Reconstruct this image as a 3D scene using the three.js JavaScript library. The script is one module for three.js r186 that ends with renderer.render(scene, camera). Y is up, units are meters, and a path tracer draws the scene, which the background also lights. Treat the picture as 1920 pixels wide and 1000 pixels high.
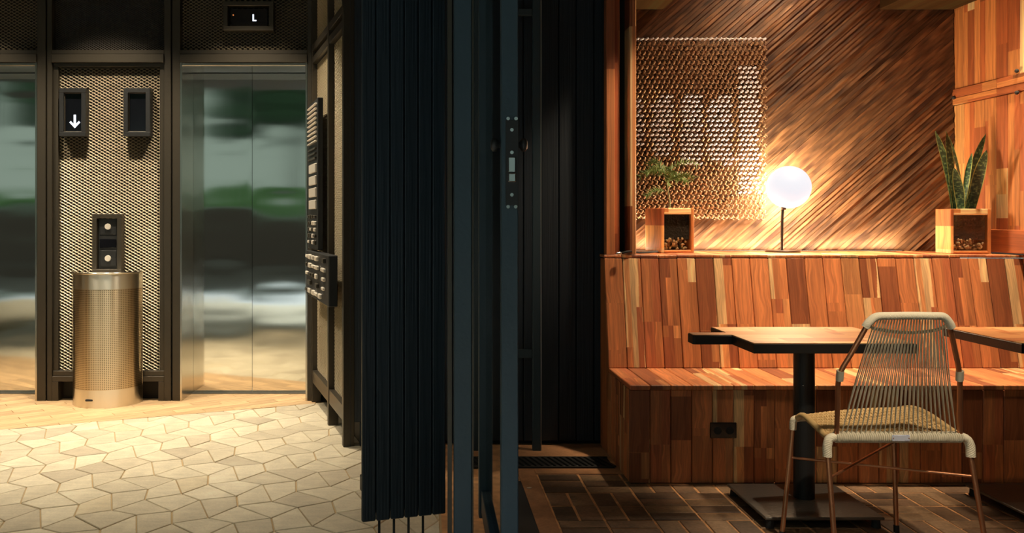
import * as THREE from 'three';
import { ConvexGeometry } from 'three/addons/geometries/ConvexGeometry.js';
import { RectAreaLightUniformsLib } from 'three/addons/lights/RectAreaLightUniformsLib.js';
import { mergeGeometries, toCreasedNormals } from 'three/addons/utils/BufferGeometryUtils.js';
import { TextGeometry } from 'three/addons/geometries/TextGeometry.js';
import { FontLoader } from 'three/addons/loaders/FontLoader.js';

// ------------------------------------------------------------------ camera, sky, exposure
RectAreaLightUniformsLib.init();
const scene = new THREE.Scene();
const renderer = new THREE.WebGLRenderer({ antialias: true });
renderer.toneMapping = THREE.LinearToneMapping;
renderer.toneMappingExposure = 1.0;
renderer.shadowMap.enabled = true;
renderer.shadowMap.type = THREE.PCFSoftShadowMap;
const EYE = 1.22;
const camera = new THREE.PerspectiveCamera(2 * THREE.MathUtils.radToDeg(Math.atan(500 / 1600)), 1.92, 0.05, 80);
camera.position.set(0, EYE, 0);
camera.lookAt(0, EYE, -5);
camera.setViewOffset(1920, 1000, 160, 89, 1920, 1000);          // shifted lens: the picture is a crop
camera.updateProjectionMatrix();
scene.background = new THREE.Color().setRGB(0.42, 0.56, 0.50);   // even dusk sky
scene.backgroundIntensity = 0.62;
const WARM = [1, 0.76, 0.50], LOBBY = [1, 0.86, 0.65];
const POWER = { lobby: 23, lobbyFar: 4, bench: 24, alcove: 6, room: 36, globe: 3.6, canopy: 34, canopyNear: 80, table: 15, strip: 240, post: 26 };  // canopy, canopyNear, room, table, post and strip drive lamps added for their light

// ------------------------------------------------------------------ helpers
function rng(seed) { let a = seed >>> 0; return () => { a = (a + 0x6D2B79F5) | 0; let t = Math.imul(a ^ (a >>> 15), 1 | a); t = (t + Math.imul(t ^ (t >>> 7), 61 | t)) ^ t; return ((t ^ (t >>> 14)) >>> 0) / 4294967296; }; }
const hash = (x, y, s = 0) => { let h = Math.imul(x | 0, 374761393) ^ Math.imul(y | 0, 668265263) ^ Math.imul(s | 0, 2147483647 - 61); h = Math.imul(h ^ (h >>> 13), 1274126177); return ((h ^ (h >>> 16)) >>> 0) / 4294967296; };
function vnoise(x, y, s = 0, px = 0, py = 0) {           // value noise, px / py: period for tiling
  const xi = Math.floor(x), yi = Math.floor(y), fx = x - xi, fy = y - yi;
  const w = (a, p) => (p ? ((a % p) + p) % p : a);
  const u = fx * fx * (3 - 2 * fx), v = fy * fy * (3 - 2 * fy);
  const a = hash(w(xi, px), w(yi, py), s), b = hash(w(xi + 1, px), w(yi, py), s), c = hash(w(xi, px), w(yi + 1, py), s), d = hash(w(xi + 1, px), w(yi + 1, py), s);
  return a + (b - a) * u + (c - a) * v + (a - b - c + d) * u * v;
}
function fbm(x, y, s, px, py, oct = 4) { let t = 0, a = 0.5, n = 0; for (let i = 0; i < oct; i++) { t += a * vnoise(x, y, s + i * 17, px, py); n += a; x *= 2; y *= 2; px *= 2; py *= 2; a *= 0.5; } return t / n; }
function tex(w, h, fn, { srgb = true, repeat = [1, 1], wrap = true } = {}) {
  const d = new Uint8Array(w * h * 4);
  for (let y = 0; y < h; y++) for (let x = 0; x < w; x++) {
    const c = fn(x / w, y / h, x, y), i = (y * w + x) * 4;
    if (typeof c === 'number') d[i] = d[i + 1] = d[i + 2] = Math.max(0, Math.min(255, c * 255));
    else for (let k = 0; k < 3; k++) d[i + k] = Math.max(0, Math.min(255, c[k]));
    d[i + 3] = 255;
  }
  const t = new THREE.DataTexture(d, w, h);
  if (srgb) t.colorSpace = THREE.SRGBColorSpace;
  if (wrap) t.wrapS = t.wrapT = THREE.RepeatWrapping;
  t.magFilter = THREE.LinearFilter; t.minFilter = THREE.LinearMipmapLinearFilter; t.generateMipmaps = true;
  t.repeat.set(...repeat); t.needsUpdate = true;
  return t;
}
const lerp3 = (a, b, t) => [a[0] + (b[0] - a[0]) * t, a[1] + (b[1] - a[1]) * t, a[2] + (b[2] - a[2]) * t];
const std = (o) => new THREE.MeshStandardMaterial(o);
const phys = (o) => new THREE.MeshPhysicalMaterial(o);
const lin = (r, g, b) => new THREE.Color().setRGB(r, g, b);
const used = {};
function numbered(name) { const n = used[name] = (used[name] ?? -1) + 1; return n ? name + '_' + String(n).padStart(3, '0') : name; }
function shade(m) { m.castShadow = m.receiveShadow = true; return m; }
function part(parent, name, geo, mat, pos = [0, 0, 0], rot) {
  const m = shade(new THREE.Mesh(geo, mat)); m.name = name; m.position.set(...pos); if (rot) m.rotation.set(...rot); parent.add(m); return m;
}
function thing(name, label, category, pos = [0, 0, 0], turn = 0, group) {
  const o = new THREE.Group(); o.name = numbered(name); o.position.set(...pos); o.rotation.y = turn;
  o.userData = { label, category }; if (group) o.userData.group = group; scene.add(o); return o;
}
function struct(name, label, category, pos = [0, 0, 0], turn = 0) { const o = thing(name, label, category, pos, turn); o.userData.kind = 'structure'; return o; }
function solo(name, label, category, geo, mat, pos = [0, 0, 0], rot, kind) {
  const m = part(scene, numbered(name), geo, mat, pos, rot); m.userData = { label, category }; if (kind) m.userData.kind = kind; return m;
}
const box = (w, h, d) => metreUV(new THREE.BoxGeometry(w, h, d));
function metreUV(g, k = 1, swap = false) {                 // uv in metres by the face's main direction
  if (g.index) g = g.toNonIndexed();
  const p = g.attributes.position, uv = new Float32Array(p.count * 2), a = new THREE.Vector3(), b = new THREE.Vector3(), c = new THREE.Vector3();
  for (let i = 0; i < p.count; i += 3) {
    a.fromBufferAttribute(p, i); b.fromBufferAttribute(p, i + 1).sub(a); c.fromBufferAttribute(p, i + 2).sub(a); b.cross(c);
    const nx = Math.abs(b.x), ny = Math.abs(b.y), nz = Math.abs(b.z);
    for (let j = i; j < i + 3; j++) {
      const x = p.getX(j), y = p.getY(j), z = p.getZ(j); let u, v;
      if (nz >= nx && nz >= ny) [u, v] = [x, y]; else if (nx >= ny) [u, v] = [z, y]; else [u, v] = [x, z];
      if (swap) [u, v] = [v, u];
      uv[j * 2] = u * k; uv[j * 2 + 1] = v * k;
    }
  }
  g.setAttribute('uv', new THREE.BufferAttribute(uv, 2)); return g;
}
const cboxCache = {};
function cbox(w, h, d, c = 0.003) {                         // box with chamfered edges (44 triangles)
  const key = [w, h, d, c].map((v) => v.toFixed(4)).join();
  if (cboxCache[key]) return cboxCache[key];
  const pts = [];
  for (const x of [-1, 1]) for (const y of [-1, 1]) for (const z of [-1, 1]) {
    const X = x * w / 2, Y = y * h / 2, Z = z * d / 2;
    pts.push(new THREE.Vector3(X - x * c, Y - y * c, Z), new THREE.Vector3(X - x * c, Y, Z - z * c), new THREE.Vector3(X, Y - y * c, Z - z * c));
  }
  return cboxCache[key] = metreUV(new ConvexGeometry(pts));
}
const V = (x, y, z) => new THREE.Vector3(x, y, z);
function rod(p, q, r, radial = 10) { return new THREE.TubeGeometry(new THREE.LineCurve3(V(...p), V(...q)), 1, r, radial, false); }
function tube(pts, r, seg = 40, radial = 10, tension = 0.5) { return new THREE.TubeGeometry(new THREE.CatmullRomCurve3(pts.map((p) => V(...p)), false, 'catmullrom', tension), seg, r, radial, false); }
function capRod(p, q, r, radial = 12) {
  const a = V(...p), b = V(...q), len = a.distanceTo(b), g = new THREE.CylinderGeometry(r, r, len, radial);
  g.applyQuaternion(new THREE.Quaternion().setFromUnitVectors(V(0, 1, 0), b.clone().sub(a).normalize())); g.translate(...a.add(b).multiplyScalar(0.5).toArray()); return g;
}
function merge(list) { return mergeGeometries(list.map((g) => { const q = g.index ? g.toNonIndexed() : g; for (const k of Object.keys(q.attributes)) if (!['position', 'normal', 'uv'].includes(k)) q.deleteAttribute(k); return q; })); }
function clip(poly, nx, ny, c) {                            // keep nx*x + ny*y <= c
  const out = [];
  for (let i = 0; i < poly.length; i++) {
    const a = poly[i], b = poly[(i + 1) % poly.length], da = nx * a[0] + ny * a[1] - c, db = nx * b[0] + ny * b[1] - c;
    if (da <= 0) out.push(a);
    if ((da < 0 && db > 0) || (da > 0 && db < 0)) { const t = da / (da - db); out.push([a[0] + (b[0] - a[0]) * t, a[1] + (b[1] - a[1]) * t]); }
  }
  return out;
}
const area = (p) => Math.abs(p.reduce((s, a, i) => { const b = p[(i + 1) % p.length]; return s + a[0] * b[1] - a[1] * b[0]; }, 0) / 2);
const clean = (p) => p.filter((a, i) => { const b = p[(i + 1) % p.length]; return Math.hypot(a[0] - b[0], a[1] - b[1]) > 1e-4; });
function prism(poly, depth, bevel = 0) {                    // polygon extruded towards +z
  const s = new THREE.Shape(poly.map((p) => new THREE.Vector2(...p)));
  return new THREE.ExtrudeGeometry(s, bevel ? { depth: depth - bevel, bevelEnabled: true, bevelThickness: bevel, bevelSize: bevel, bevelOffset: -bevel, bevelSegments: 1, curveSegments: 4 } : { depth, bevelEnabled: false });
}
// a slab lying on the floor: polygon in plan (x, z), its top at y = top
function slab(poly, thick, bevel) { const g = prism(poly.map(([x, z]) => [x, -z]), thick, bevel); g.rotateX(-Math.PI / 2); g.translate(0, -thick, 0); return g; }

// ------------------------------------------------------------------ textures and materials
function laminate(cols, seed, pal) {                        // butcher-block boards side by side: strips of mixed timber glued to one board each
  const W = 64 * cols, H = 512, R = rng(seed), boards = [];
  for (let c = 0; c < cols; c++) {
    const n = 1 + Math.floor(R() * 2.75), cuts = [0]; for (let i = 1; i < n; i++) cuts.push(i / n + (R() - 0.5) * 0.22); cuts.push(1.01);
    boards.push(cuts.slice(0, -1).map((c0, i) => {
      const pieces = []; let at = -R() * 0.5;
      while (at < 1) { const len = 0.42 + R() * 0.8, k = R(); pieces.push({ a: at, b: at + len, col: k < 0.085 ? pal.cream : k < 0.3 ? pal.red : k < 0.48 ? pal.light : k < 0.56 ? pal.dark : pal.main, tone: 0.9 + R() * 0.18, sap: R() < 0.18 ? R() * 0.7 - 0.35 : null, s: Math.floor(R() * 9999), side: R() < 0.5 }); at += len; }
      return { a: c0, b: cuts[i + 1], pieces };
    }));
  }
  return tex(W, H, (u, v, x, y) => {
    const c = Math.floor(x / 64), f = (x % 64) / 64, strip = boards[c].find((s) => f >= s.a && f < s.b) ?? boards[c][0], t = y / H, p = strip.pieces.find((q) => t >= q.a && t < q.b) ?? strip.pieces[0];
    const warp = vnoise(x * 0.05, y * 0.02, p.s) * 2.5, g1 = vnoise(x * 0.55 + warp * 2, y * 0.012, p.s), g2 = vnoise(x * 0.16 + warp, y * 0.008, p.s + 3), g3 = vnoise(x * 1.1, y * 0.06, p.s + 5);
    let col = p.col.map((k) => k * p.tone);
    if (p.sap !== null) { const e = 0.5 + p.sap + (vnoise(0.5, y * 0.011, p.s + 8) - 0.5) * 0.5, ff = (f - strip.a) / (strip.b - strip.a); if (p.side ? ff < e - 0.25 : ff > e + 0.25) col = pal.cream.map((k) => k * (0.92 + p.tone * 0.06)); }
    const m = 0.80 + 0.17 * g1 + 0.20 * g2 + 0.08 * g3;
    return [col[0] * m, col[1] * m * (0.985 + 0.03 * g2), col[2] * m];
  });
}
const PAL = { main: [194, 122, 76], red: [172, 99, 64], light: [202, 138, 88], cream: [232, 190, 136], dark: [150, 88, 56] };
const N_LAM = 16;
const laminateTex = laminate(N_LAM, 7, PAL), laminateTex2 = laminate(N_LAM, 77, { main: [204, 136, 78], red: [178, 102, 58], light: [216, 162, 98], cream: [240, 208, 150], dark: [142, 88, 50] });
const M = {};
M.laminate = phys({ map: laminateTex, roughness: 0.46, clearcoat: 0.12, clearcoatRoughness: 0.35 });
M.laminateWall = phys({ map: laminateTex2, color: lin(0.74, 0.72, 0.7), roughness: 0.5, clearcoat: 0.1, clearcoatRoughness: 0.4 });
M.tableWood = phys({ map: tex(512, 512, (u, v, x, y) => {
  const row = Math.floor(v * 7), s = Math.floor(hash(row, 3) * 999), seg = Math.floor(u * 2 + hash(row, 9)), k = hash(row, seg, 5), base = k < 0.25 ? [226, 176, 118] : k < 0.5 ? [196, 124, 72] : [212, 148, 92];
  const w = vnoise(x * 0.01, y * 0.06, s) * 3, g = vnoise(x * 0.012, y * 0.3 + w, s + 2), g2 = vnoise(x * 0.03, y * 0.9, s + 4), m = 0.84 + 0.2 * g + 0.1 * g2;
  return base.map((c) => c * m);
}, { repeat: [1.4, 1.4] }), roughness: 0.58 });
const roughWood = (u, v) => {                               // sawn face: long streaks, torn fibres, a few knots
  const wob = (fbm(u * 6, v * 6, 40, 6, 6) - 0.5) * 0.55, a = vnoise(u * 5 + wob, (v + wob * 0.1) * 44, 1, 5, 44), b = vnoise(u * 14 + wob * 3, v * 96, 2, 14, 96), c = fbm(u * 18, v * 60, 3, 18, 60, 3);
  const knot = Math.max(0, vnoise(u * 9, v * 9, 9, 9, 9) - 0.78) * 3.2;
  return { h: 0.42 * a + 0.33 * b + 0.25 * c, knot };
};
const roughMap = tex(1024, 1024, (u, v) => { const { h, knot } = roughWood(u, v), t = fbm(u * 4, v * 9, 21, 4, 9), m = Math.min(1, Math.max(0, (h - 0.22) * 1.7)); let c = lerp3([62, 44, 32], [176, 132, 90], m); c = lerp3(c, [136, 96, 62], 0.35 * t); return lerp3(c, [58, 32, 20], Math.min(0.8, knot)); });
const roughBump = tex(1024, 1024, (u, v) => { const { h, knot } = roughWood(u, v); return h * (1 - 0.4 * Math.min(1, knot)); }, { srgb: false });
M.slats = [1.0, 0.86, 0.94, 0.78, 1.06, 0.9].map((k) => std({ map: roughMap, bumpMap: roughBump, bumpScale: 0.011, roughness: 0.7, color: lin(k * 0.86, k * 0.83, k * 0.8) }));
M.blackSteel = std({ color: lin(0.012, 0.012, 0.012), roughness: 0.5, bumpMap: tex(128, 128, (u, v) => fbm(u * 24, v * 24, 5, 24, 24), { srgb: false, repeat: [4, 4] }), bumpScale: 0.0006 });
M.bronzeSteel = std({ color: lin(0.058, 0.048, 0.034), roughness: 0.42, metalness: 0.45, bumpMap: M.blackSteel.bumpMap, bumpScale: 0.0005 });
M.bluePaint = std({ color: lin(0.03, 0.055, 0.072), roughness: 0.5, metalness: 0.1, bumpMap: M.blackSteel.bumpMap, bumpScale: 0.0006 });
const blackGrain = tex(256, 512, (u, v) => 0.6 * vnoise(u * 60, v * 5, 4, 60, 5) + 0.4 * vnoise(u * 24, v * 2, 6, 24, 2), { srgb: false, repeat: [4, 1] });
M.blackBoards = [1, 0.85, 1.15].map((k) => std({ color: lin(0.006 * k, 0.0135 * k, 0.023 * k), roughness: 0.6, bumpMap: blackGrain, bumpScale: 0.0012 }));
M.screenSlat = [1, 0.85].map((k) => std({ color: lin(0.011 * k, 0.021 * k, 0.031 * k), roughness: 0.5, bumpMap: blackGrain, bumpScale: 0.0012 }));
M.darkVoid = std({ color: lin(0.008, 0.008, 0.008), roughness: 0.9 });
M.mesh = std({ color: lin(0.56, 0.47, 0.32), roughness: 0.42, metalness: 0.55 });
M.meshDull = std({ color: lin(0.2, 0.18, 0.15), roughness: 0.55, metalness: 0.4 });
M.backing = std({ color: lin(0.022, 0.018, 0.013), roughness: 0.8 });
M.liftSteel = phys({ color: lin(0.8, 0.78, 0.7), metalness: 1, roughness: 0.09, anisotropy: 0.75, roughnessMap: tex(256, 64, (u, v) => 0.8 + 0.2 * vnoise(u * 200, v * 3, 1, 200, 3), { srgb: false, repeat: [3, 1] }) });
M.jamb = phys({ color: lin(0.55, 0.5, 0.42), metalness: 1, roughness: 0.2 });
M.sill = std({ color: lin(0.25, 0.22, 0.18), metalness: 0.8, roughness: 0.4 });
M.binSteel = phys({ color: lin(0.84, 0.79, 0.68), metalness: 1, roughness: 0.28, anisotropy: 0.95, anisotropyRotation: Math.PI / 2 });
M.binHoles = phys({ map: tex(64, 64, (u, v) => { const d = Math.hypot(u - 0.5, v - 0.5); return d < 0.25 ? [96, 86, 70] : [224, 214, 196]; }, { repeat: [1, 1] }), color: lin(1, 0.93, 0.8), metalness: 1, roughness: 0.3, anisotropy: 0.95, anisotropyRotation: Math.PI / 2 });
M.screenBlack = phys({ color: lin(0.004, 0.004, 0.006), roughness: 0.12, clearcoat: 0.6, clearcoatRoughness: 0.05 });
M.glowWhite = std({ color: lin(0.2, 0.2, 0.22), emissive: lin(0.78, 0.86, 1), emissiveIntensity: 1.6 });
M.glowAmber = std({ color: lin(0.1, 0.04, 0.01), emissive: lin(1, 0.3, 0.08), emissiveIntensity: 0.7 });
M.chrome = std({ color: lin(0.75, 0.76, 0.78), metalness: 1, roughness: 0.2 });
M.satin = std({ color: lin(0.5, 0.47, 0.42), metalness: 1, roughness: 0.38 });
M.letters = std({ color: lin(0.78, 0.7, 0.6), metalness: 0.35, roughness: 0.4 });
M.glass = phys({ color: lin(0.9, 0.93, 0.92), transmission: 1, thickness: 0, roughness: 0.03, ior: 1.5 });
M.smokedGlass = phys({ color: lin(0.32, 0.35, 0.36), transmission: 1, thickness: 0, roughness: 0.04, ior: 1.5 });
M.brass = std({ color: lin(0.52, 0.36, 0.22), metalness: 0.7, roughness: 0.3 });
M.silver = std({ color: lin(0.84, 0.87, 0.96), metalness: 0.4, roughness: 0.25 });
M.copper = std({ color: lin(0.58, 0.26, 0.13), metalness: 0.85, roughness: 0.34 });
M.cord = std({ color: lin(0.80, 0.71, 0.52), roughness: 0.6, bumpMap: tex(64, 64, (u, v) => 0.5 + 0.5 * Math.sin((u + v) * Math.PI * 2 * 4), { srgb: false, repeat: [20, 2] }), bumpScale: 0.0006 });
M.cordSeat = std({ color: lin(0.60, 0.40, 0.17), roughness: 0.62 });
M.rubber = std({ color: lin(0.02, 0.02, 0.02), roughness: 0.8 });
M.soil = std({ color: lin(0.03, 0.024, 0.018), roughness: 0.95, bumpMap: tex(128, 128, (u, v) => fbm(u * 16, v * 16, 8, 16, 16), { srgb: false, repeat: [8, 8] }), bumpScale: 0.006 });
M.pebble = std({ color: lin(0.68, 0.48, 0.28), roughness: 0.7 });
M.concrete = std({ map: tex(256, 256, (u, v) => { const n = fbm(u * 10, v * 10, 31, 10, 10, 5), s = vnoise(u * 120, v * 120, 2, 120, 120); const m = 0.72 + 0.4 * n + 0.1 * s; return [168 * m, 122 * m, 84 * m]; }, { repeat: [1.2, 1.2] }), roughness: 0.85 });
M.grout = std({ color: lin(0.5, 0.36, 0.19), roughness: 0.9 });
M.mortar = std({ map: tex(128, 128, (u, v) => { const m = 0.75 + 0.4 * fbm(u * 14, v * 14, 3, 14, 14); return [214 * m, 158 * m, 106 * m]; }, { repeat: [2, 2] }), roughness: 0.9 });
const stoneBump = tex(256, 256, (u, v) => fbm(u * 20, v * 20, 12, 20, 20, 4), { srgb: false, repeat: [3, 3] });
const stoneMap = tex(256, 256, (u, v) => { const n = fbm(u * 6, v * 6, 51, 6, 6, 4), s = vnoise(u * 90, v * 90, 7, 90, 90), st = vnoise(u * 5, v * 40, 8, 5, 40); const m = 0.86 + 0.16 * n + 0.06 * s + 0.05 * st; return [245 * m, 240 * m, 228 * m]; }, { repeat: [2.2, 2.2] });
M.tiles = [[0.74, 0.68, 0.56], [0.66, 0.6, 0.49], [0.61, 0.55, 0.45], [0.78, 0.72, 0.6], [0.56, 0.5, 0.41], [0.7, 0.62, 0.48]].map((c) => phys({ color: lin(...c), map: stoneMap, bumpMap: stoneBump, bumpScale: 0.0012, roughness: 0.5 }));
const plankMap = tex(512, 128, (u, v) => { const w = vnoise(u * 4, v * 6, 2, 4, 6) * 2, g = vnoise(u * 6 + w, v * 40, 3, 6, 40), g2 = vnoise(u * 16, v * 90, 4, 16, 90), m = 0.8 + 0.2 * g + 0.12 * g2; return [240 * m, 206 * m, 164 * m]; }, { repeat: [1.5, 4] });
M.planks = [1, 0.9, 1.08, 0.82].map((k) => std({ map: plankMap, color: lin(0.84 * k, 0.78 * k, 0.68 * k), roughness: 0.5 }));
const brickMap = tex(256, 256, (u, v) => { const n = fbm(u * 5, v * 5, 61, 5, 5, 4), s = fbm(u * 50, v * 50, 62, 50, 50, 2), m = 0.62 + 0.5 * n + 0.22 * s; return [220 * m, 205 * m, 186 * m]; }, { repeat: [2.5, 2.5] });
M.bricks = [[0.26, 0.175, 0.115], [0.2, 0.135, 0.09], [0.3, 0.21, 0.135], [0.14, 0.098, 0.07], [0.34, 0.245, 0.16]].map((c) => std({ color: lin(...c), map: brickMap, bumpMap: stoneBump, bumpScale: 0.002, roughness: 0.62 }));
M.paint = std({ color: lin(0.06, 0.055, 0.05), roughness: 0.8 });
M.ceiling = std({ color: lin(0.09, 0.085, 0.075), roughness: 0.85 });
M.plate = std({ color: lin(0.13, 0.118, 0.1), roughness: 0.3, metalness: 0.35, bumpMap: M.blackSteel.bumpMap, bumpScale: 0.0008 });
M.globe = std({ color: lin(0.06, 0.06, 0.06), emissive: lin(0.84, 0.85, 0.91), emissiveIntensity: 1, roughness: 0.6 });
M.lampMetal = std({ color: lin(0.10, 0.095, 0.09), metalness: 0.85, roughness: 0.3 });
M.planterWood = std({ map: laminateTex2, roughness: 0.5 });

// a board that shows column k of the butcher-block texture; grain runs along y
const boardCache = {};
function board(w, h, d, k, tall = 1, c = 0.003) {
  const key = [w, h, d, k, tall, c].join(); if (boardCache[key]) return boardCache[key];
  const g = cbox(w, h, d, c).clone(), p = g.attributes.position, uv = g.attributes.uv, off = hash(k, 3, 91);
  for (let i = 0; i < p.count; i++) uv.setXY(i, (k % N_LAM + 0.04 + 0.92 * Math.min(1, Math.max(0, p.getX(i) / w + 0.5 + 0.02 * p.getZ(i) / d))) / N_LAM, off + p.getY(i) * tall);
  return boardCache[key] = g;
}

// ------------------------------------------------------------------ the shell: ceiling, outer walls, ground
struct('ceiling', 'dark painted flat ceiling over the lift lobby and the seating area', 'ceiling');
{
  const c = scene.children[scene.children.length - 1];
  part(c, 'ceiling_slab', box(13.4, 0.2, 6.8), M.ceiling, [-1.5, 3.2, -3.1]);
}
solo('wall_left', 'dark plain wall far left of the lift lobby', 'wall', box(0.2, 3.1, 6.7), M.paint, [-8.1, 1.55, -3.05], undefined, 'structure');
solo('wall_right', 'dark plain wall closing the seating area on the right', 'wall', box(0.2, 3.1, 6.7), M.paint, [5.1, 1.55, -3.05], undefined, 'structure');
solo('added_wall_front', 'added dark wall behind the camera that keeps sky light off the seating area', 'wall', box(4.0, 3.1, 0.15), M.paint, [3.0, 1.55, 0.2], undefined, 'structure');  // added wall, blocks the sky from the bench front
solo('wall_shaft', 'dark plain wall behind the lift doors', 'wall', box(8.2, 3.1, 0.2), M.paint, [-3.95, 1.55, -6.3], undefined, 'structure');

// ------------------------------------------------------------------ floors
// lobby paving: sand grout bed with quarrel-shaped stone tiles, rotated against the lifts
const EDGE = [[-2.47, -4.94], [-0.775, -5.63]];             // line where the paving meets the plank floor
const eN = (() => { const dx = EDGE[1][0] - EDGE[0][0], dz = EDGE[1][1] - EDGE[0][1], l = Math.hypot(dx, dz); return [dz / l, -dx / l]; })();   // points towards the lifts
const eC = eN[0] * EDGE[0][0] + eN[1] * EDGE[0][1];
{
  const f = struct('floor', 'pale stone paving of wavy four-sided tiles with sand-coloured joints in the lobby', 'floor');
  let bed = [[-8, 0.3], [0.06, 0.3], [0.06, -5.9], [-8, -5.9]]; bed = clip(bed, eN[0], eN[1], eC);
  part(f, 'grout_bed', slab(bed, 0.06, 0), M.grout, [0, -0.006, 0]);
  const R = rng(11), a = 0.15, b = 0.178, ad = [0.74, -0.672], bd = [0.57, 0.822], tiles = [];
  const vert = (i, j) => {
    const r1 = hash(i + 500, j + 500, 1) - 0.5, r2 = hash(i + 500, j + 500, 2) - 0.5;
    const u = i * a + ((j & 1) ? 0.026 : -0.026) + r1 * 0.02, v = j * b + (((i + j) & 1) ? 0.024 : -0.024) + r2 * 0.02;
    return [-1.6 + u * ad[0] + v * bd[0], -4.3 + u * ad[1] + v * bd[1]];
  };
  for (let i = -34; i < 40; i++) for (let j = -34; j < 48; j++) {
    let q = [vert(i, j), vert(i + 1, j), vert(i + 1, j + 1), vert(i, j + 1)];
    const cx = q.reduce((s, p) => s + p[0], 0) / 4, cz = q.reduce((s, p) => s + p[1], 0) / 4;
    q = q.map(([x, z]) => { const dx = x - cx, dz = z - cz, l = Math.hypot(dx, dz); return [cx + dx * (1 - 0.0042 / l), cz + dz * (1 - 0.0042 / l)]; });
    for (const [nx, nz, c] of [[eN[0], eN[1], eC - 0.003], [1, 0, 0.05], [-1, 0, 4.6], [0, 1, 0.28]]) q = clip(q, nx, nz, c);
    q = clean(q);
    if (q.length < 3 || area(q) < 0.0012) continue;
    const d = -cz, px = 800 + 1600 * cx / d, py = 411 + 1600 * EYE / d;
    const vis = d > 0.5 && px > -60 && px < 840 && py < 1080 && cx > -3.2;
    tiles.push({ q, vis, rank: vis ? d : 100 + Math.hypot(cx, cz + 4), k: Math.floor(R() * R() * 6.99 * 1.2) % 6, y: (R() - 0.5) * 0.002 });
  }
  tiles.sort((s, t) => s.rank - t.rank);
  const rest = [];
  tiles.forEach(({ q, k, y }, i) => { const g = slab(q, 0.02, 0.0025); metreUV2(g); if (i < 290) part(f, 'tile', g, M.tiles[k], [0, y, 0]); else rest.push(g); });
  if (rest.length) part(f, 'far_tiles', merge(rest), M.tiles[0]).userData = { kind: 'stuff' };
}
function metreUV2(g) { const p = g.attributes.position, uv = g.attributes.uv, r = hash(Math.round(p.getX(0) * 991), Math.round(p.getZ(0) * 991)); for (let i = 0; i < p.count; i++) uv.setXY(i, p.getX(i) + r * 3, p.getZ(i) + r * 5); }
{
  const f = struct('floor', 'warm wooden plank strip in front of the lifts', 'floor');
  let bed = [[-8, -4.0], [0.06, -4.0], [0.06, -6.05], [-8, -6.05]]; bed = clip(bed, -eN[0], -eN[1], -eC);
  part(f, 'plank_bed', slab(bed, 0.06, 0), M.grout, [0, -0.006, 0]);
  const R = rng(23), ang = 0.62, w = 0.075, L = 0.5, ca = Math.cos(ang), sa = Math.sin(ang);
  const rest = []; let n = 0;
  for (let j = -40; j < 40; j++) for (let i = -14; i < 12; i++) {
    const u0 = i * L + (j % 3) * L / 3, v0 = j * w;
    let q = [[u0 + 0.0012, v0 + 0.0012], [u0 + L - 0.0012, v0 + 0.0012], [u0 + L - 0.0012, v0 + w - 0.0012], [u0 + 0.0012, v0 + w - 0.0012]].map(([u, v]) => [-1.8 + u * ca + v * sa, -5.4 - u * sa + v * ca]);
    for (const [nx, nz, c] of [[-eN[0], -eN[1], -eC - 0.003], [0, -1, 6.04], [1, 0, -0.74], [-1, 0, 4.2]]) q = clip(q, nx, nz, c);
    q = clean(q); if (q.length < 3 || area(q) < 0.0006) continue;
    const g = slab(q, 0.02, 0.0012), p = g.attributes.position, uv = g.attributes.uv, r = R();
    for (let k = 0; k < p.count; k++) { const x = p.getX(k), z = p.getZ(k); uv.setXY(k, x * ca - z * sa + r * 7, x * sa + z * ca + r * 3); }
    if (n++ < 270) part(f, 'plank', g, M.planks[Math.floor(R() * 4)], [0, 0, 0]); else rest.push(g);
  }
  if (rest.length) part(f, 'far_planks', merge(rest), M.planks[0]).userData = { kind: 'stuff' };
}
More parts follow.
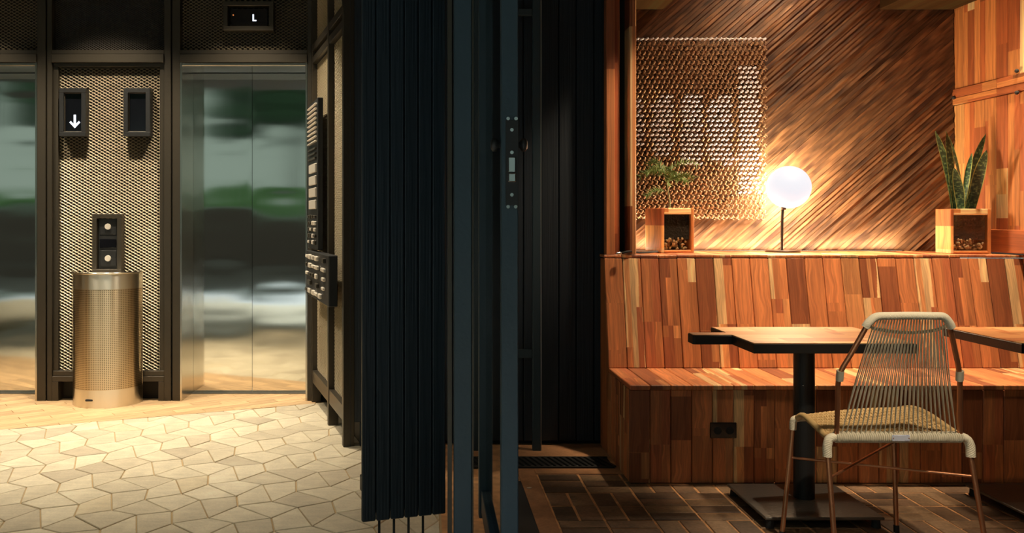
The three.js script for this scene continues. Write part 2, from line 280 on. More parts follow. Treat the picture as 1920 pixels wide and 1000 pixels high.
{
  const f = struct('floor', 'dark brown clay brick floor in basket-weave blocks beside the wooden bench', 'floor');
  part(f, 'mortar_bed', slab([[0.06, 0.3], [5.0, 0.3], [5.0, -5.2], [0.06, -5.2]], 0.06, 0), M.mortar, [0, -0.0035, 0]);
  // smooth concrete borders
  part(f, 'border_strip', slab([[0.437, 0.28], [0.522, 0.28], [0.522, -4.17], [0.437, -4.17]], 0.02, 0.002), M.concrete, [0, 0.001, 0]);
  part(f, 'border_strip', slab([[0.2, -4.36], [1.0, -4.36], [1.0, -4.6], [0.2, -4.6]], 0.02, 0.002), M.concrete, [0, 0.001, 0]);
  part(f, 'border_strip', slab([[0.522, -4.085], [1.0, -4.085], [1.0, -4.17], [0.522, -4.17]], 0.02, 0.002), M.concrete, [0, 0.001, 0]);
  const R = rng(5), BX = 0.395, BD = 0.35, rest = []; let list = [];
  for (let bi = 0; bi < 11; bi++) for (let bj = -1; bj < 14; bj++) {
    const x0 = 0.525 + bi * BX, d1 = 3.805 - bj * BD, upright = (bi + bj) % 2 === 0;
    const nx = upright ? 4 : 2, nd = upright ? 2 : 4;
    for (let i = 0; i < nx; i++) for (let j = 0; j < nd; j++) {
      const w = BX / nx, l = BD / nd, gp = 0.0052;
      let q = [[x0 + i * w + gp, -(d1 - j * l) + gp], [x0 + (i + 1) * w - gp, -(d1 - j * l) + gp], [x0 + (i + 1) * w - gp, -(d1 - (j + 1) * l) - gp], [x0 + i * w + gp, -(d1 - (j + 1) * l) - gp]];
      q = q.map(([x, z]) => [x + (R() - 0.5) * 0.004, z + (R() - 0.5) * 0.004]);
      q = clip(q, 0, -1, 4.08); if (x0 + i * w > 0.93) q = clip(q, 0, -1, 3.92); q = clip(q, 1, 0, 4.9); q = clip(q, 0, 1, 0.28); q = clean(q);
      if (q.length < 3 || area(q) < 0.0006) continue;
      list.push({ q, d: d1 - j * l, x: x0 + i * w, k: Math.floor(R() * 5), y: (R() - 0.5) * 0.003 });
    }
  }
  list.forEach((t) => { t.rank = (t.d > 3.0 && t.x / t.d < 0.75 ? 0 : 10) + Math.abs(3.5 - t.d) + t.x * 0.1; }); list.sort((s, t) => s.rank - t.rank);
  list.forEach(({ q, k, y }, i) => { const g = slab(q, 0.02, 0.002); metreUV2(g); if (i < 280) part(f, 'brick', g, M.bricks[k], [0, y, 0]); else rest.push(g); });
  if (rest.length) part(f, 'far_bricks', merge(rest), M.bricks[0]).userData = { kind: 'stuff' };
}
solo('floor_channel', 'black recessed strip in the floor beside the sandy border', 'floor strip', box(0.16, 0.012, 4.2), M.rubber, [0.356, 0.001, -1.85], undefined, 'structure');
{
  const g = thing('drain_grate', 'black slotted drain grate across the floor in front of the black boards', 'drain grate', [0.56, 0, -4.265]);
  part(g, 'frame', merge([box(0.72, 0.008, 0.012).translate(0, 0.004, 0.085), box(0.72, 0.008, 0.012).translate(0, 0.004, -0.085), box(0.72, 0.004, 0.17).translate(0, -0.001, 0)]), M.rubber);
  for (let i = 0; i < 23; i++) { const bar = cbox(0.018, 0.008, 0.162, 0.002); part(g, 'bar', bar, M.blackSteel, [-0.341 + i * 0.031, 0.005, 0], [0, 0.28, 0]); }
}

// ------------------------------------------------------------------ expanded metal
function expanded(w, h, cw, ch, strand = 0.0055, depth = 0.006) {     // slanted strands joined to a lattice of diamonds, lower edge standing proud
  const pos = [], idx = [], nx = Math.round(w / cw), ny = Math.round(h / ch), sx = w / nx, sy = h / ny, T = strand / 2;
  const bar = (x0, y0, x1, y1) => {
    const dx = x1 - x0, dy = y1 - y0, l = Math.hypot(dx, dy); let ox = -dy / l * T, oy = dx / l * T; if (oy < 0) { ox = -ox; oy = -oy; }
    const n = pos.length / 3;
    for (const [x, y] of [[x0, y0], [x1, y1]]) pos.push(x + ox, y + oy, 0, x - ox, y - oy, depth, x - ox, y - oy, depth - 0.003, x + ox, y + oy, -0.003);
    const F = dx > 0 ? [[0, 1, 5, 4], [1, 2, 6, 5], [2, 3, 7, 6], [3, 0, 4, 7]] : [[4, 5, 1, 0], [5, 6, 2, 1], [6, 7, 3, 2], [7, 4, 0, 3]];
    for (const [p, q, r, s] of F) idx.push(n + p, n + q, n + r, n + p, n + r, n + s);
  };
  for (let j = 0; j < ny * 2; j++) for (let i = 0; i < nx; i++) {
    const y0 = -h / 2 + j * sy / 2, x0 = -w / 2 + i * sx;
    if (j % 2 === 0) { bar(x0, y0, x0 + sx / 2, y0 + sy / 2); bar(x0 + sx / 2, y0 + sy / 2, x0 + sx, y0); }
    else { bar(x0, y0 + sy / 2, x0 + sx / 2, y0); bar(x0 + sx / 2, y0, x0 + sx, y0 + sy / 2); }
  }
  const g = new THREE.BufferGeometry(); g.setAttribute('position', new THREE.Float32BufferAttribute(pos, 3)); g.setIndex(idx);
  const out = g.toNonIndexed(); out.computeVertexNormals(); return metreUV(out);
}
function meshPart(parent, w, h, cw, ch, mat, pos, strand, depth) { const m = part(parent, 'expanded_mesh', expanded(w, h, cw, ch, strand, depth), mat, pos); m.userData = { kind: 'stuff' }; return m; }

// ------------------------------------------------------------------ lift wall (front plane z = -5.72)
const ZF = -5.72, ZD = -6.0;
{
  const w = struct('wall_back', 'dark steel framed lift wall with expanded metal panels between and above the doors', 'wall');
  const P = (x0, x1, y0, y1, z0, z1, mat, name) => part(w, name, cbox(x1 - x0, y1 - y0, z1 - z0, 0.002), mat, [(x0 + x1) / 2, (y0 + y1) / 2, (z0 + z1) / 2]);
  // posts
  for (const [x0, x1] of [[-2.612, -2.555], [-2.545, -2.512], [-1.76, -1.715], [-1.705, -1.652], [-0.8, -0.762]]) P(x0, x1, 0, 3.1, ZF - 0.12, ZF, M.bronzeSteel, 'post');
  for (const [x0, x1] of [[-3.53, -3.46], [-4.4, -4.3]]) P(x0, x1, 0, 3.1, ZF - 0.12, ZF, M.bronzeSteel, 'post');
  // transoms
  for (const [x0, x1] of [[-3.46, -2.612], [-2.512, -1.76], [-1.652, -0.8]]) {
    P(x0, x1, 2.27, 2.325, ZF - 0.12, ZF + 0.012, M.bronzeSteel, 'transom'); P(x0, x1, 2.328, 2.355, ZF - 0.12, ZF, M.bronzeSteel, 'transom');
  }
  // bay between the doors
  P(-2.512, -1.76, 2.245, 2.27, ZF - 0.1, ZF - 0.02, M.bronzeSteel, 'mesh_frame'); P(-2.512, -1.76, 0.165, 0.2, ZF - 0.1, ZF - 0.01, M.bronzeSteel, 'mesh_frame');
  P(-2.512, -2.478, 0.2, 2.245, ZF - 0.1, ZF - 0.02, M.bronzeSteel, 'mesh_frame'); P(-1.795, -1.76, 0.2, 2.245, ZF - 0.1, ZF - 0.02, M.bronzeSteel, 'mesh_frame');
  P(-2.512, -1.76, 0.13, 0.165, ZF - 0.1, ZF, M.bronzeSteel, 'bottom_rail');
  P(-2.5, -1.77, 0, 0.13, ZF - 0.13, ZF - 0.08, M.backing, 'base_board');
  P(-2.512, -2.47, 0, 0.13, ZF - 0.1, ZF, M.bronzeSteel, 'foot'); P(-1.80, -1.76, 0, 0.13, ZF - 0.1, ZF, M.bronzeSteel, 'foot');
  P(-2.512, -1.76, 0.1, 2.3, ZF - 0.16, ZF - 0.12, M.backing, 'backing_panel');
  meshPart(w, 0.684, 2.045, 0.0375, 0.0215, M.mesh, [-2.1365, 1.2225, ZF - 0.05], 0.0052, 0.006);
  // panels above
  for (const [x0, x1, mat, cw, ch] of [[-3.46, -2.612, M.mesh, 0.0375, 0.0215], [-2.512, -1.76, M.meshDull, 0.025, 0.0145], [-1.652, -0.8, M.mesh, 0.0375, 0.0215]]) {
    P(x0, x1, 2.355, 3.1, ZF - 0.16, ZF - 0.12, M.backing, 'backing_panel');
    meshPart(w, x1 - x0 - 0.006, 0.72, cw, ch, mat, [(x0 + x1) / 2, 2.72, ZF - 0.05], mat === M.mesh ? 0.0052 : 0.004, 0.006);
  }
  P(-8, -4.4, 0, 3.1, ZF - 0.12, ZF, M.paint, 'plain_panel'); P(-4.3, -3.53, 0, 3.1, ZF - 0.12, ZF, M.paint, 'plain_panel');
}
function doorPanel(w, h, seed) {                           // sheet steel, very slightly buckled
  const g = new THREE.PlaneGeometry(w, h, 20, 110), p = g.attributes.position, uv = g.attributes.uv;
  for (let i = 0; i < p.count; i++) {
    const x = p.getX(i), y = p.getY(i);
    const n = (vnoise(x * 1.6 + seed, y * 5 + 9, seed) - 0.5) * 0.0015 + (vnoise(x * 2.6 + seed * 2, y * 12, seed + 4) - 0.5) * 0.0009 + (vnoise(x * 4 + seed * 3, y * 26, seed + 7) - 0.5) * 0.00022;
    const e = Math.min(1, (w / 2 - Math.abs(x)) / 0.03, (h / 2 - Math.abs(y)) / 0.03);
    p.setZ(i, n * Math.max(0, e)); uv.setXY(i, x, y);
  }
  g.computeVertexNormals();
  const back = new THREE.BoxGeometry(w, h, 0.03); back.translate(0, 0, -0.0165);
  return merge([g, metreUV(back)]);
}
{
  const defs = [['door_1', -1.652, -0.8, 'brushed steel lift door right of the mesh bay'], ['door_2', -3.46, -2.612, 'brushed steel lift door cut by the left edge of the picture']];
  defs.forEach(([name, x0, x1, label], k) => {
    const d = struct(name, label, 'lift door'), h = 2.24, w = (x1 - x0) / 2;
    part(d, 'door_leaf', doorPanel(w - 0.003, h, 3 + k * 7), M.liftSteel, [x0 + w / 2, h / 2 + 0.004, ZD]);
    part(d, 'door_leaf', doorPanel(w - 0.003, h, 4 + k * 7), M.liftSteel, [x1 - w / 2, h / 2 + 0.004, ZD]);
    part(d, 'jamb', box(0.012, 2.27, 0.28), M.jamb, [x0 + 0.006, 1.135, ZD + 0.142]);
    part(d, 'jamb', box(0.012, 2.27, 0.28), M.jamb, [x1 - 0.006, 1.135, ZD + 0.142]);
    part(d, 'header', cbox(x1 - x0 - 0.024, 0.02, 0.28, 0.002), M.jamb, [(x0 + x1) / 2, 2.258, ZD + 0.142]);
    part(d, 'sill', box(x1 - x0 - 0.024, 0.003, 0.05), M.sill, [(x0 + x1) / 2, 0.0025, ZD + 0.03]);
  });
}

// fittings on the lift wall
const font = await new FontLoader().loadAsync('fonts/droid/droid_sans_bold.typeface.json');
function frameGeo(w, h, t, d) { return merge([cbox(w, t, d, 0.002).clone().translate(0, h / 2 - t / 2, 0), cbox(w, t, d, 0.002).clone().translate(0, -h / 2 + t / 2, 0), cbox(t, h - 2 * t, d, 0.002).clone().translate(-w / 2 + t / 2, 0, 0), cbox(t, h - 2 * t, d, 0.002).clone().translate(w / 2 - t / 2, 0, 0)]); }
{
  const t = thing('floor_display', 'black floor display showing a lit L above the right lift door', 'display', [-1.188, 2.575, ZF - 0.04]);
  part(t, 'frame', frameGeo(0.335, 0.195, 0.03, 0.075), M.bronzeSteel, [0, 0, 0.04]);
  part(t, 'screen', cbox(0.245, 0.118, 0.02, 0.002), M.screenBlack, [0, -0.004, 0.035]);
  const l = new TextGeometry('L', { font, size: 0.046, depth: 0.002, curveSegments: 3, bevelEnabled: false }); l.computeBoundingBox(); l.center();
  part(t, 'letter', l, M.glowWhite, [0.035, -0.006, 0.047]);
  part(t, 'indicator', new THREE.CylinderGeometry(0.0045, 0.0045, 0.003, 10).rotateX(Math.PI / 2), M.glowAmber, [-0.107, 0.012, 0.046]);
}
function lantern(x, lit, label) {
  const t = thing('lift_lantern', label, 'lift indicator', [x, 1.935, ZF - 0.045]);
  part(t, 'frame', frameGeo(0.178, 0.322, 0.03, 0.06), M.blackSteel, [0, 0, 0.035]);
  part(t, 'trim', frameGeo(0.122, 0.264, 0.006, 0.02), M.bronzeSteel, [0, 0, 0.042]);
  part(t, 'screen', cbox(0.112, 0.254, 0.016, 0.002), M.screenBlack, [0, 0, 0.034]);
  if (lit) {
    const s = new THREE.Shape([[-0.0075, 0.05], [0.0075, 0.05], [0.0075, -0.012], [0.027, 0.008], [0.036, -0.002], [0, -0.04], [-0.036, -0.002], [-0.027, 0.008], [-0.0075, -0.012]].map((p) => new THREE.Vector2(...p)));
    part(t, 'arrow', new THREE.ExtrudeGeometry(s, { depth: 0.002, bevelEnabled: false }), M.glowWhite, [0.008, -0.065, 0.043]);
  }
}
lantern(-2.367, true, 'black lift indicator with a lit white down arrow on the mesh panel');
lantern(-1.937, false, 'black unlit lift indicator on the right of the mesh panel');
{
  const t = thing('call_panel', 'black lift call panel with two round buttons above the steel bin', 'call panel', [-2.137, 1.055, ZF - 0.045]);
  part(t, 'frame', frameGeo(0.196, 0.40, 0.03, 0.06), M.bronzeSteel, [0, 0, 0.035]);
  const pl = part(t, 'face_plate', cbox(0.132, 0.336, 0.016, 0.002), M.blackSteel, [0.002, 0, 0.036]);
  part(pl, 'screen', cbox(0.11, 0.058, 0.006, 0.001), M.screenBlack, [0, 0.002, 0.01]);
  for (const y of [0.115, -0.098]) { part(pl, 'button_plate', cbox(0.11, 0.104, 0.006, 0.001), M.blackSteel, [0, y, 0.009]); part(pl, 'button', new THREE.CylinderGeometry(0.019, 0.021, 0.012, 24).rotateX(Math.PI / 2), M.letters, [0, y + (y > 0 ? 0 : 0), 0.016]); }
}
// half-round bin standing against the wall
{
  const R = 0.226, t = thing('waste_bin', 'half-round perforated stainless steel bin standing below the call panel', 'bin', [-2.127, 0, ZF + 0.006]);
  const half = (y0, y1, r, ring = 64) => {
    const prof = [[r, y0], [r, y1]].map((p) => new THREE.Vector2(...p)), g = new THREE.LatheGeometry(prof, ring, -Math.PI / 2, Math.PI);
    const uv = g.attributes.uv; for (let i = 0; i < uv.count; i++) uv.setXY(i, uv.getX(i) * 60, uv.getY(i) * (y1 - y0) / (Math.PI * r / 60)); return g;
  };
  part(t, 'top_band', half(0.765, 0.868, R), M.binSteel); part(t, 'perforated_body', half(0.115, 0.765, R - 0.001), M.binHoles); part(t, 'base_band', half(0.0, 0.115, R), M.binSteel);
  part(t, 'back_plate', cbox(2 * R, 0.86, 0.004, 0.001), M.binSteel, [0, 0.43, 0.003]);
  const lipPts = []; for (let i = 0; i <= 40; i++) { const a = Math.PI * i / 40; lipPts.push([Math.cos(a) * R, 0, Math.sin(a) * R]); }
  part(t, 'lip', tube(lipPts, 0.006, 80, 8), M.binSteel, [0, 0.868, 0]);
  const lid = new THREE.Shape(); lid.absarc(0, 0, R - 0.002, 0, Math.PI, false);
  part(t, 'lid', new THREE.ExtrudeGeometry(lid, { depth: 0.008, bevelEnabled: false, curveSegments: 40 }).rotateX(Math.PI / 2), M.binSteel, [0, 0.862, 0.003]);
  part(t, 'pull_slot', cbox(0.05, 0.013, 0.01, 0.003), M.rubber, [-0.045, 0.052, 0.222]);
}

// ------------------------------------------------------------------ angled mesh wall on the right of the lifts
{
  const turn = -1.2937, w = struct('wall_side', 'angled bronze steel wall with mesh panels standing right of the lift door', 'wall', [-0.775, 0, -5.72], turn);
  const P = (x0, x1, y0, y1, z0, z1, mat, name) => part(w, name, cbox(x1 - x0, y1 - y0, z1 - z0, 0.002), mat, [(x0 + x1) / 2, (y0 + y1) / 2, (z0 + z1) / 2]);
  for (const [x0, x1] of [[0.0, 0.045], [0.675, 0.715], [1.165, 1.206]]) P(x0, x1, 0, 3.1, -0.06, 0, M.bronzeSteel, 'stile');
  for (const [x0, x1] of [[0.045, 0.675], [0.715, 1.165]]) {
    P(x0, x1, 0.13, 0.215, -0.055, -0.004, M.bronzeSteel, 'bottom_rail'); P(x0, x1, 2.255, 2.30, -0.055, -0.004, M.bronzeSteel, 'top_rail'); P(x0, x1, 2.335, 2.38, -0.055, -0.004, M.bronzeSteel, 'top_rail');
    P(x0, x1, 0.0, 3.1, -0.13, -0.1, M.backing, 'backing_panel');
    meshPart(w, x1 - x0 - 0.004, 2.036, 0.0375, 0.0215, M.mesh, [(x0 + x1) / 2, 1.235, -0.04], 0.0056, 0.006);
    meshPart(w, x1 - x0 - 0.004, 0.70, 0.0375, 0.0215, M.mesh, [(x0 + x1) / 2, 2.735, -0.04], 0.0056, 0.006);
  }
  // end face towards the camera
  const e = struct('wall_end', 'black steel end face of the mesh wall with a slot near the floor', 'wall');
  const Q = (x0, x1, y0, y1, z0, z1, mat, name) => part(e, name, cbox(x1 - x0, y1 - y0, z1 - z0, 0.002), mat, [(x0 + x1) / 2, (y0 + y1) / 2, (z0 + z1) / 2]);
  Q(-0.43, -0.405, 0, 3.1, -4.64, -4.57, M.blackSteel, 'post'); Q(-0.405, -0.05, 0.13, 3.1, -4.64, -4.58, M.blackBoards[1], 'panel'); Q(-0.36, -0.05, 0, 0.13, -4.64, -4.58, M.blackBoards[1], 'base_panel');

  { const g = prism([[-0.64, 5.95], [-0.64, 5.78], [-0.31, 4.67], [0.88, 4.68], [0.88, 5.95]].map(([x, d]) => [x, d]).reverse(), 3.1); g.rotateX(-Math.PI / 2); solo('wall_core', 'dark solid core between the lift lobby and the seating area', 'wall', metreUV(g), M.darkVoid, [0, 0, 0], undefined, 'structure'); }

  // directory sign: two thick black boards with raised metal lettering, seen almost edge-on
  const up = thing('directory_sign', 'tall narrow black directory board with raised pale bars and tiles on the side wall', 'sign', [-0.775, 0, -5.72], turn);
  part(up, 'board', cbox(0.416, 0.93, 0.034, 0.004), M.blackSteel, [0.343, 1.495, 0.022]);
  for (let i = 0; i < 9; i++) part(up, 'raised_bar', cbox(0.34, 0.0085, 0.016, 0.002), M.letters, [0.36, 1.925 - i * 0.0285, 0.046]);
  for (let i = 0; i < 3; i++) part(up, 'raised_bar', cbox(0.3, 0.012, 0.014, 0.002), M.bronzeSteel, [0.36, 1.655 - i * 0.03, 0.045]);
  for (let i = 0; i < 4; i++) part(up, 'raised_tile', cbox(0.27, 0.055, 0.014, 0.003), M.letters, [0.39, 1.535 - i * 0.075, 0.045]);
  const R = rng(91);
  for (let r = 0; r < 5; r++) for (let i = 0; i < 4; i++) part(up, 'raised_letter', cbox(0.03 + R() * 0.03, 0.016 + R() * 0.012, 0.014, 0.003), R() < 0.4 ? M.letters : M.bronzeSteel, [0.2 + i * 0.085 + R() * 0.02, 1.235 - r * 0.04, 0.045]);
  const lo = thing('directory_sign', 'wide low black board with rows of raised metal letters below the tall one', 'sign', [-0.775, 0, -5.72], turn);
  part(lo, 'board', cbox(0.9, 0.285, 0.05, 0.005), M.blackSteel, [0.61, 0.8775, 0.03]);
  for (let r = 0; r < 5; r++) for (let i = 0; i < 6; i++) { if (R() < 0.2) continue; part(lo, 'raised_letter', cbox(0.05 + R() * 0.06, 0.018 + R() * 0.014, 0.018, 0.004), R() < 0.65 ? M.letters : M.bronzeSteel, [0.24 + i * 0.135 + R() * 0.03, 0.985 - r * 0.053, 0.063]); }
}

// ------------------------------------------------------------------ black boards between lobby and seating
{
  const w = struct('wall_center', 'black stained vertical board wall behind the open steel door', 'wall');
  part(w, 'backing_panel', box(1.05, 3.1, 0.03), M.darkVoid, [0.425, 1.55, -4.655]);
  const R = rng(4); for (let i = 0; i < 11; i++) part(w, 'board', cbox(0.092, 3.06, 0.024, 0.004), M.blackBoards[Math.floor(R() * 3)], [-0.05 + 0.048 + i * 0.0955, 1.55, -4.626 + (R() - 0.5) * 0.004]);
}
{
  const s = thing('slatted_screen', 'black vertical slat screen hanging above the lobby paving', 'screen', [-0.246, 0, -3.21], 0.3);
  const R = rng(8);
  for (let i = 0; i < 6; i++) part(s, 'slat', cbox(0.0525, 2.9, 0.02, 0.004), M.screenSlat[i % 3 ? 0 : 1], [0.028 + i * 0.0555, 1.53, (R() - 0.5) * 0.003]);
  part(s, 'back_rail', cbox(0.33, 0.06, 0.025, 0.003), M.blackSteel, [0.167, 0.22, -0.023]); part(s, 'back_rail', cbox(0.33, 0.06, 0.025, 0.003), M.blackSteel, [0.167, 2.6, -0.023]);
  part(s, 'back_sheet', box(0.325, 2.85, 0.006), M.darkVoid, [0.167, 1.53, -0.014]);
  for (let i = 0; i < 4; i++) part(s, 'floor_rod', capRod([0.075 + i * 0.058, 0.0, -0.022], [0.075 + i * 0.058, 0.2, -0.022], 0.005), M.rubber);
}
{
  const p = thing('steel_post', 'slim dark steel post with a bronze edge left of the open door', 'post', [0.1135, 0, -2.7]);
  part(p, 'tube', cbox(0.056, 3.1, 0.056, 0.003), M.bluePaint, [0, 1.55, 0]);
  part(p, 'edge_strip', box(0.005, 3.1, 0.02), M.bronzeSteel, [0.031, 1.55, 0.012]);
  part(p, 'edge_strip', box(0.014, 3.1, 0.012), M.bronzeSteel, [-0.04, 1.55, -0.02]);  // brown strip stands in for a warm reflection in the glass
}
{
  // glazed steel door standing open, its latch edge towards the camera
  const d = struct('door_3', 'dark steel glazed door standing open edge-on with a latch plate', 'door', [0.244, 0, -2.5]);
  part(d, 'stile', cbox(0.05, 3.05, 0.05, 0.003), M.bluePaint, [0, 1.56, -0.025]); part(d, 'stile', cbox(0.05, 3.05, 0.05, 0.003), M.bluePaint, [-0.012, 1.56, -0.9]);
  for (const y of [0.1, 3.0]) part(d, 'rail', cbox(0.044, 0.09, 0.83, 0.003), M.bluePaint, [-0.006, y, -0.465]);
  part(d, 'pane', box(0.008, 2.82, 0.83), M.smokedGlass, [-0.006, 1.55, -0.465]);
  const pl = part(d, 'latch_plate', cbox(0.038, 0.25, 0.004, 0.001), M.blackSteel, [0.006, 1.385, 0.002]);
  for (const [x, y] of [[-0.012, 0.129], [0.011, 0.129], [-0.001, 0.096], [-0.001, 0.03], [-0.001, -0.094], [-0.012, -0.129], [0.010, -0.129]]) part(pl, 'screw', new THREE.CylinderGeometry(0.0052, 0.0058, 0.004, 16).rotateX(Math.PI / 2), M.chrome, [x, y, 0.003]);
  part(pl, 'bolt', merge([cbox(0.021, 0.044, 0.008, 0.002).clone().translate(0, 0.016, 0), cbox(0.023, 0.026, 0.014, 0.003).clone().translate(0, -0.022, 0.002)]), M.chrome, [-0.001, -0.022, 0.004]);
  for (const s of [-1, 1]) part(d, 'knob', new THREE.LatheGeometry([[0.001, 0.03], [0.012, 0.03], [0.02, 0.024], [0.02, 0.014], [0.01, 0.008], [0.008, 0], [0.014, 0]].map((q) => new THREE.Vector2(...q)), 20).rotateZ(-s * Math.PI / 2), M.blackSteel, [s * 0.024, 1.44, -0.03]);
}
{
  const f = thing('portal_frame', 'dark steel frame with two uprights and cross rails before the black boards', 'frame', [0.423, 0, -4.5]);
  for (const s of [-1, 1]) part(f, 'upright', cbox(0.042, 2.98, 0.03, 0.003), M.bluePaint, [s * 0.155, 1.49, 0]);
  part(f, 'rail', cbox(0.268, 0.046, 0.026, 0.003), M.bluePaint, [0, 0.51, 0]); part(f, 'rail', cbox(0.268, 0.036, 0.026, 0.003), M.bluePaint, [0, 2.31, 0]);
  for (const x of [-0.131, 0.179]) part(f, 'edge_strip', box(0.004, 2.98, 0.02), M.satin, [x, 1.49, 0.002]);
  part(f, 'brace', capRod([-0.13, 0.78, 0], [0.0, 0.58, 0], 0.009), M.bronzeSteel);
}

// ------------------------------------------------------------------ bench
const PITCH = 0.096, BX0 = 0.935, NB = 26, BX1 = BX0 + PITCH * NB;
{
  const b = thing('bench', 'long built-in bench of striped acacia boards with a leaning back', 'bench', [0, 0, 0]);
  const R = rng(31), lean = Math.atan2(0.12, 0.56), L = 0.57;
  for (let i = 0; i < NB; i++) {
    const x = BX0 + PITCH * (i + 0.5), k = (i * 7 + 3) % 16, k2 = (i * 5 + 1) % 16, k3 = (i * 11 + 6) % 16;
    part(b, 'back_board', board(PITCH - 0.003, L, 0.022, k, 1.15), M.laminate, [x, 0.732, -4.44 + (R() - 0.5) * 0.003 - 0.011], [-lean, 0, 0]);
    part(b, 'seat_board', board(PITCH - 0.003, 0.462, 0.022, k2, 1.15), M.laminate, [x, 0.443, -4.161], [-Math.PI / 2, 0, 0]);
    part(b, 'front_board', board(PITCH - 0.003, 0.43, 0.02, k3, 1.5), M.laminate, [x, 0.216, -3.946 + (R() - 0.5) * 0.002]);
  }
  // left end
  const nEnd = 5; for (let i = 0; i < nEnd; i++) part(b, 'end_board', board(0.092, 0.43, 0.02, (i * 3 + 2) % 16, 1.5), M.laminate, [BX0 + 0.012, 0.216, -4.005 - i * 0.094], [0, -Math.PI / 2, 0]);
  const wedge = prism([[-4.395, 0.455], [-4.515, 1.01], [-4.6, 1.01], [-4.6, 0.0], [-4.44, 0.0]].map(([z, y]) => [-z, y]), 0.02); wedge.rotateY(Math.PI / 2); wedge.translate(BX0 + 0.002, 0, 0);
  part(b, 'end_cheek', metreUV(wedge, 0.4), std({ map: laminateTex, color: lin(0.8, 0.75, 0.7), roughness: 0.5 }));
}
{
  const o = thing('power_outlet', 'small black double power outlet in the bench front', 'power outlet', [1.366, 0.247, -3.936]);
  part(o, 'face_plate', cbox(0.122, 0.072, 0.012, 0.003), M.screenBlack, [0, 0, 0.006]);
  for (const s of [-1, 1]) part(o, 'socket', new THREE.CylinderGeometry(0.018, 0.018, 0.003, 20).rotateX(Math.PI / 2), M.rubber, [s * 0.028, 0, 0.0125]);
}
{
  const l = thing('ledge', 'wooden board ledge on top of the bench back', 'ledge', [0, 0, 0]);
  const R = rng(36);
  for (let i = 0; i < NB; i++) part(l, 'board', board(PITCH - 0.002, 0.58, 0.014, (i * 9 + 4) % 16, 1.1, 0.002), M.laminate, [BX0 + PITCH * (i + 0.5), 1.023 + (R() - 0.5) * 0.002, -4.79], [-Math.PI / 2, 0, 0]);
}

// ------------------------------------------------------------------ alcove: diagonal slat wall, side wall, posts, soffits
{
  const w = struct('wall_back', 'alcove wall of rough dark wooden slats laid on the diagonal', 'wall', [0, 0, -5.1]);
  const x0 = 0.96, x1 = 3.14, y0 = 1.03, y1 = 3.1, ang = THREE.MathUtils.degToRad(41), ca = Math.cos(ang), sa = Math.sin(ang), pitch = 0.0235;
  part(w, 'backing_panel', box(x1 - x0 + 0.1, 3.1, 0.1), M.darkVoid, [(x0 + x1) / 2, 1.55, -0.055]);
  const R = rng(19);
  for (let j = -100; j < 100; j++) {
    const v0 = j * pitch, wv = pitch - 0.0012;
    let q = [[-4, v0], [4, v0], [4, v0 + wv], [-4, v0 + wv]].map(([u, v]) => [u * ca - v * sa, u * sa + v * ca + 1.0]);
    q = clip(q, -1, 0, -x0); q = clip(q, 1, 0, x1); q = clip(q, 0, -1, -y0); q = clip(q, 0, 1, y1); q = clean(q);
    if (q.length < 3 || area(q) < 0.0005) continue;
    const th = 0.014 + R() * 0.012, tilt = 0.1 + R() * 0.28, g = prism(q, th), p = g.attributes.position, uv = g.attributes.uv, r1 = R(), r2 = R();
    for (let i = 0; i < p.count; i++) {
      const x = p.getX(i), y = p.getY(i), u = x * ca + (y - 1) * sa, v = -x * sa + (y - 1) * ca;
      if (p.getZ(i) > 0.005) p.setZ(i, th + (v - v0 - wv / 2) * -tilt);
      uv.setXY(i, u * 0.8 + r1, (v - v0) * 0.8 + r2);
    }
    g.computeVertexNormals();
    part(w, 'slat', g, M.slats[Math.floor(R() * 6)]);
  }
}
{
  const w = struct('wall_right', 'alcove side wall of upright striped acacia boards in two tiers', 'wall', [3.14, 0, 0]);
  part(w, 'backing_panel', box(0.05, 2.06, 1.4), M.darkVoid, [0.05, 2.065, -4.42]);
  for (let i = 0; i < 13; i++) {
    const z = -5.04 + i * 0.094;
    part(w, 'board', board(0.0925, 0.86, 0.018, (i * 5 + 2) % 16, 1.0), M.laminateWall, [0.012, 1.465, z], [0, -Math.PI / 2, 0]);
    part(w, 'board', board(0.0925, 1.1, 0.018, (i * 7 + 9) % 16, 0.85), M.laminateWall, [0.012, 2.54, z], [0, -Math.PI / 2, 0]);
  }
  for (const [y, h, k, d] of [[1.965, 0.05, 4, 0.034], [1.918, 0.04, 1, 0.03]]) for (let i = 0; i < 3; i++) part(w, 'beam', board(h, 0.398, d, k + i * 3, 1.1), M.laminateWall, [0.008, y, -4.89 + i * 0.4], [Math.PI / 2, Math.PI / 2, 0]);
  part(w, 'skirting', board(0.125, 1.2, 0.03, 5, 0.9), M.laminateWall, [-0.004, 1.1, -4.48], [Math.PI / 2, Math.PI / 2, 0]);
  for (const [y, z] of [[1.94, -5.06], [2.005, -4.52], [1.89, -4.52]]) part(w, 'bolt', new THREE.SphereGeometry(0.011, 12, 8), M.rubber, [-0.014, y, z]);
}
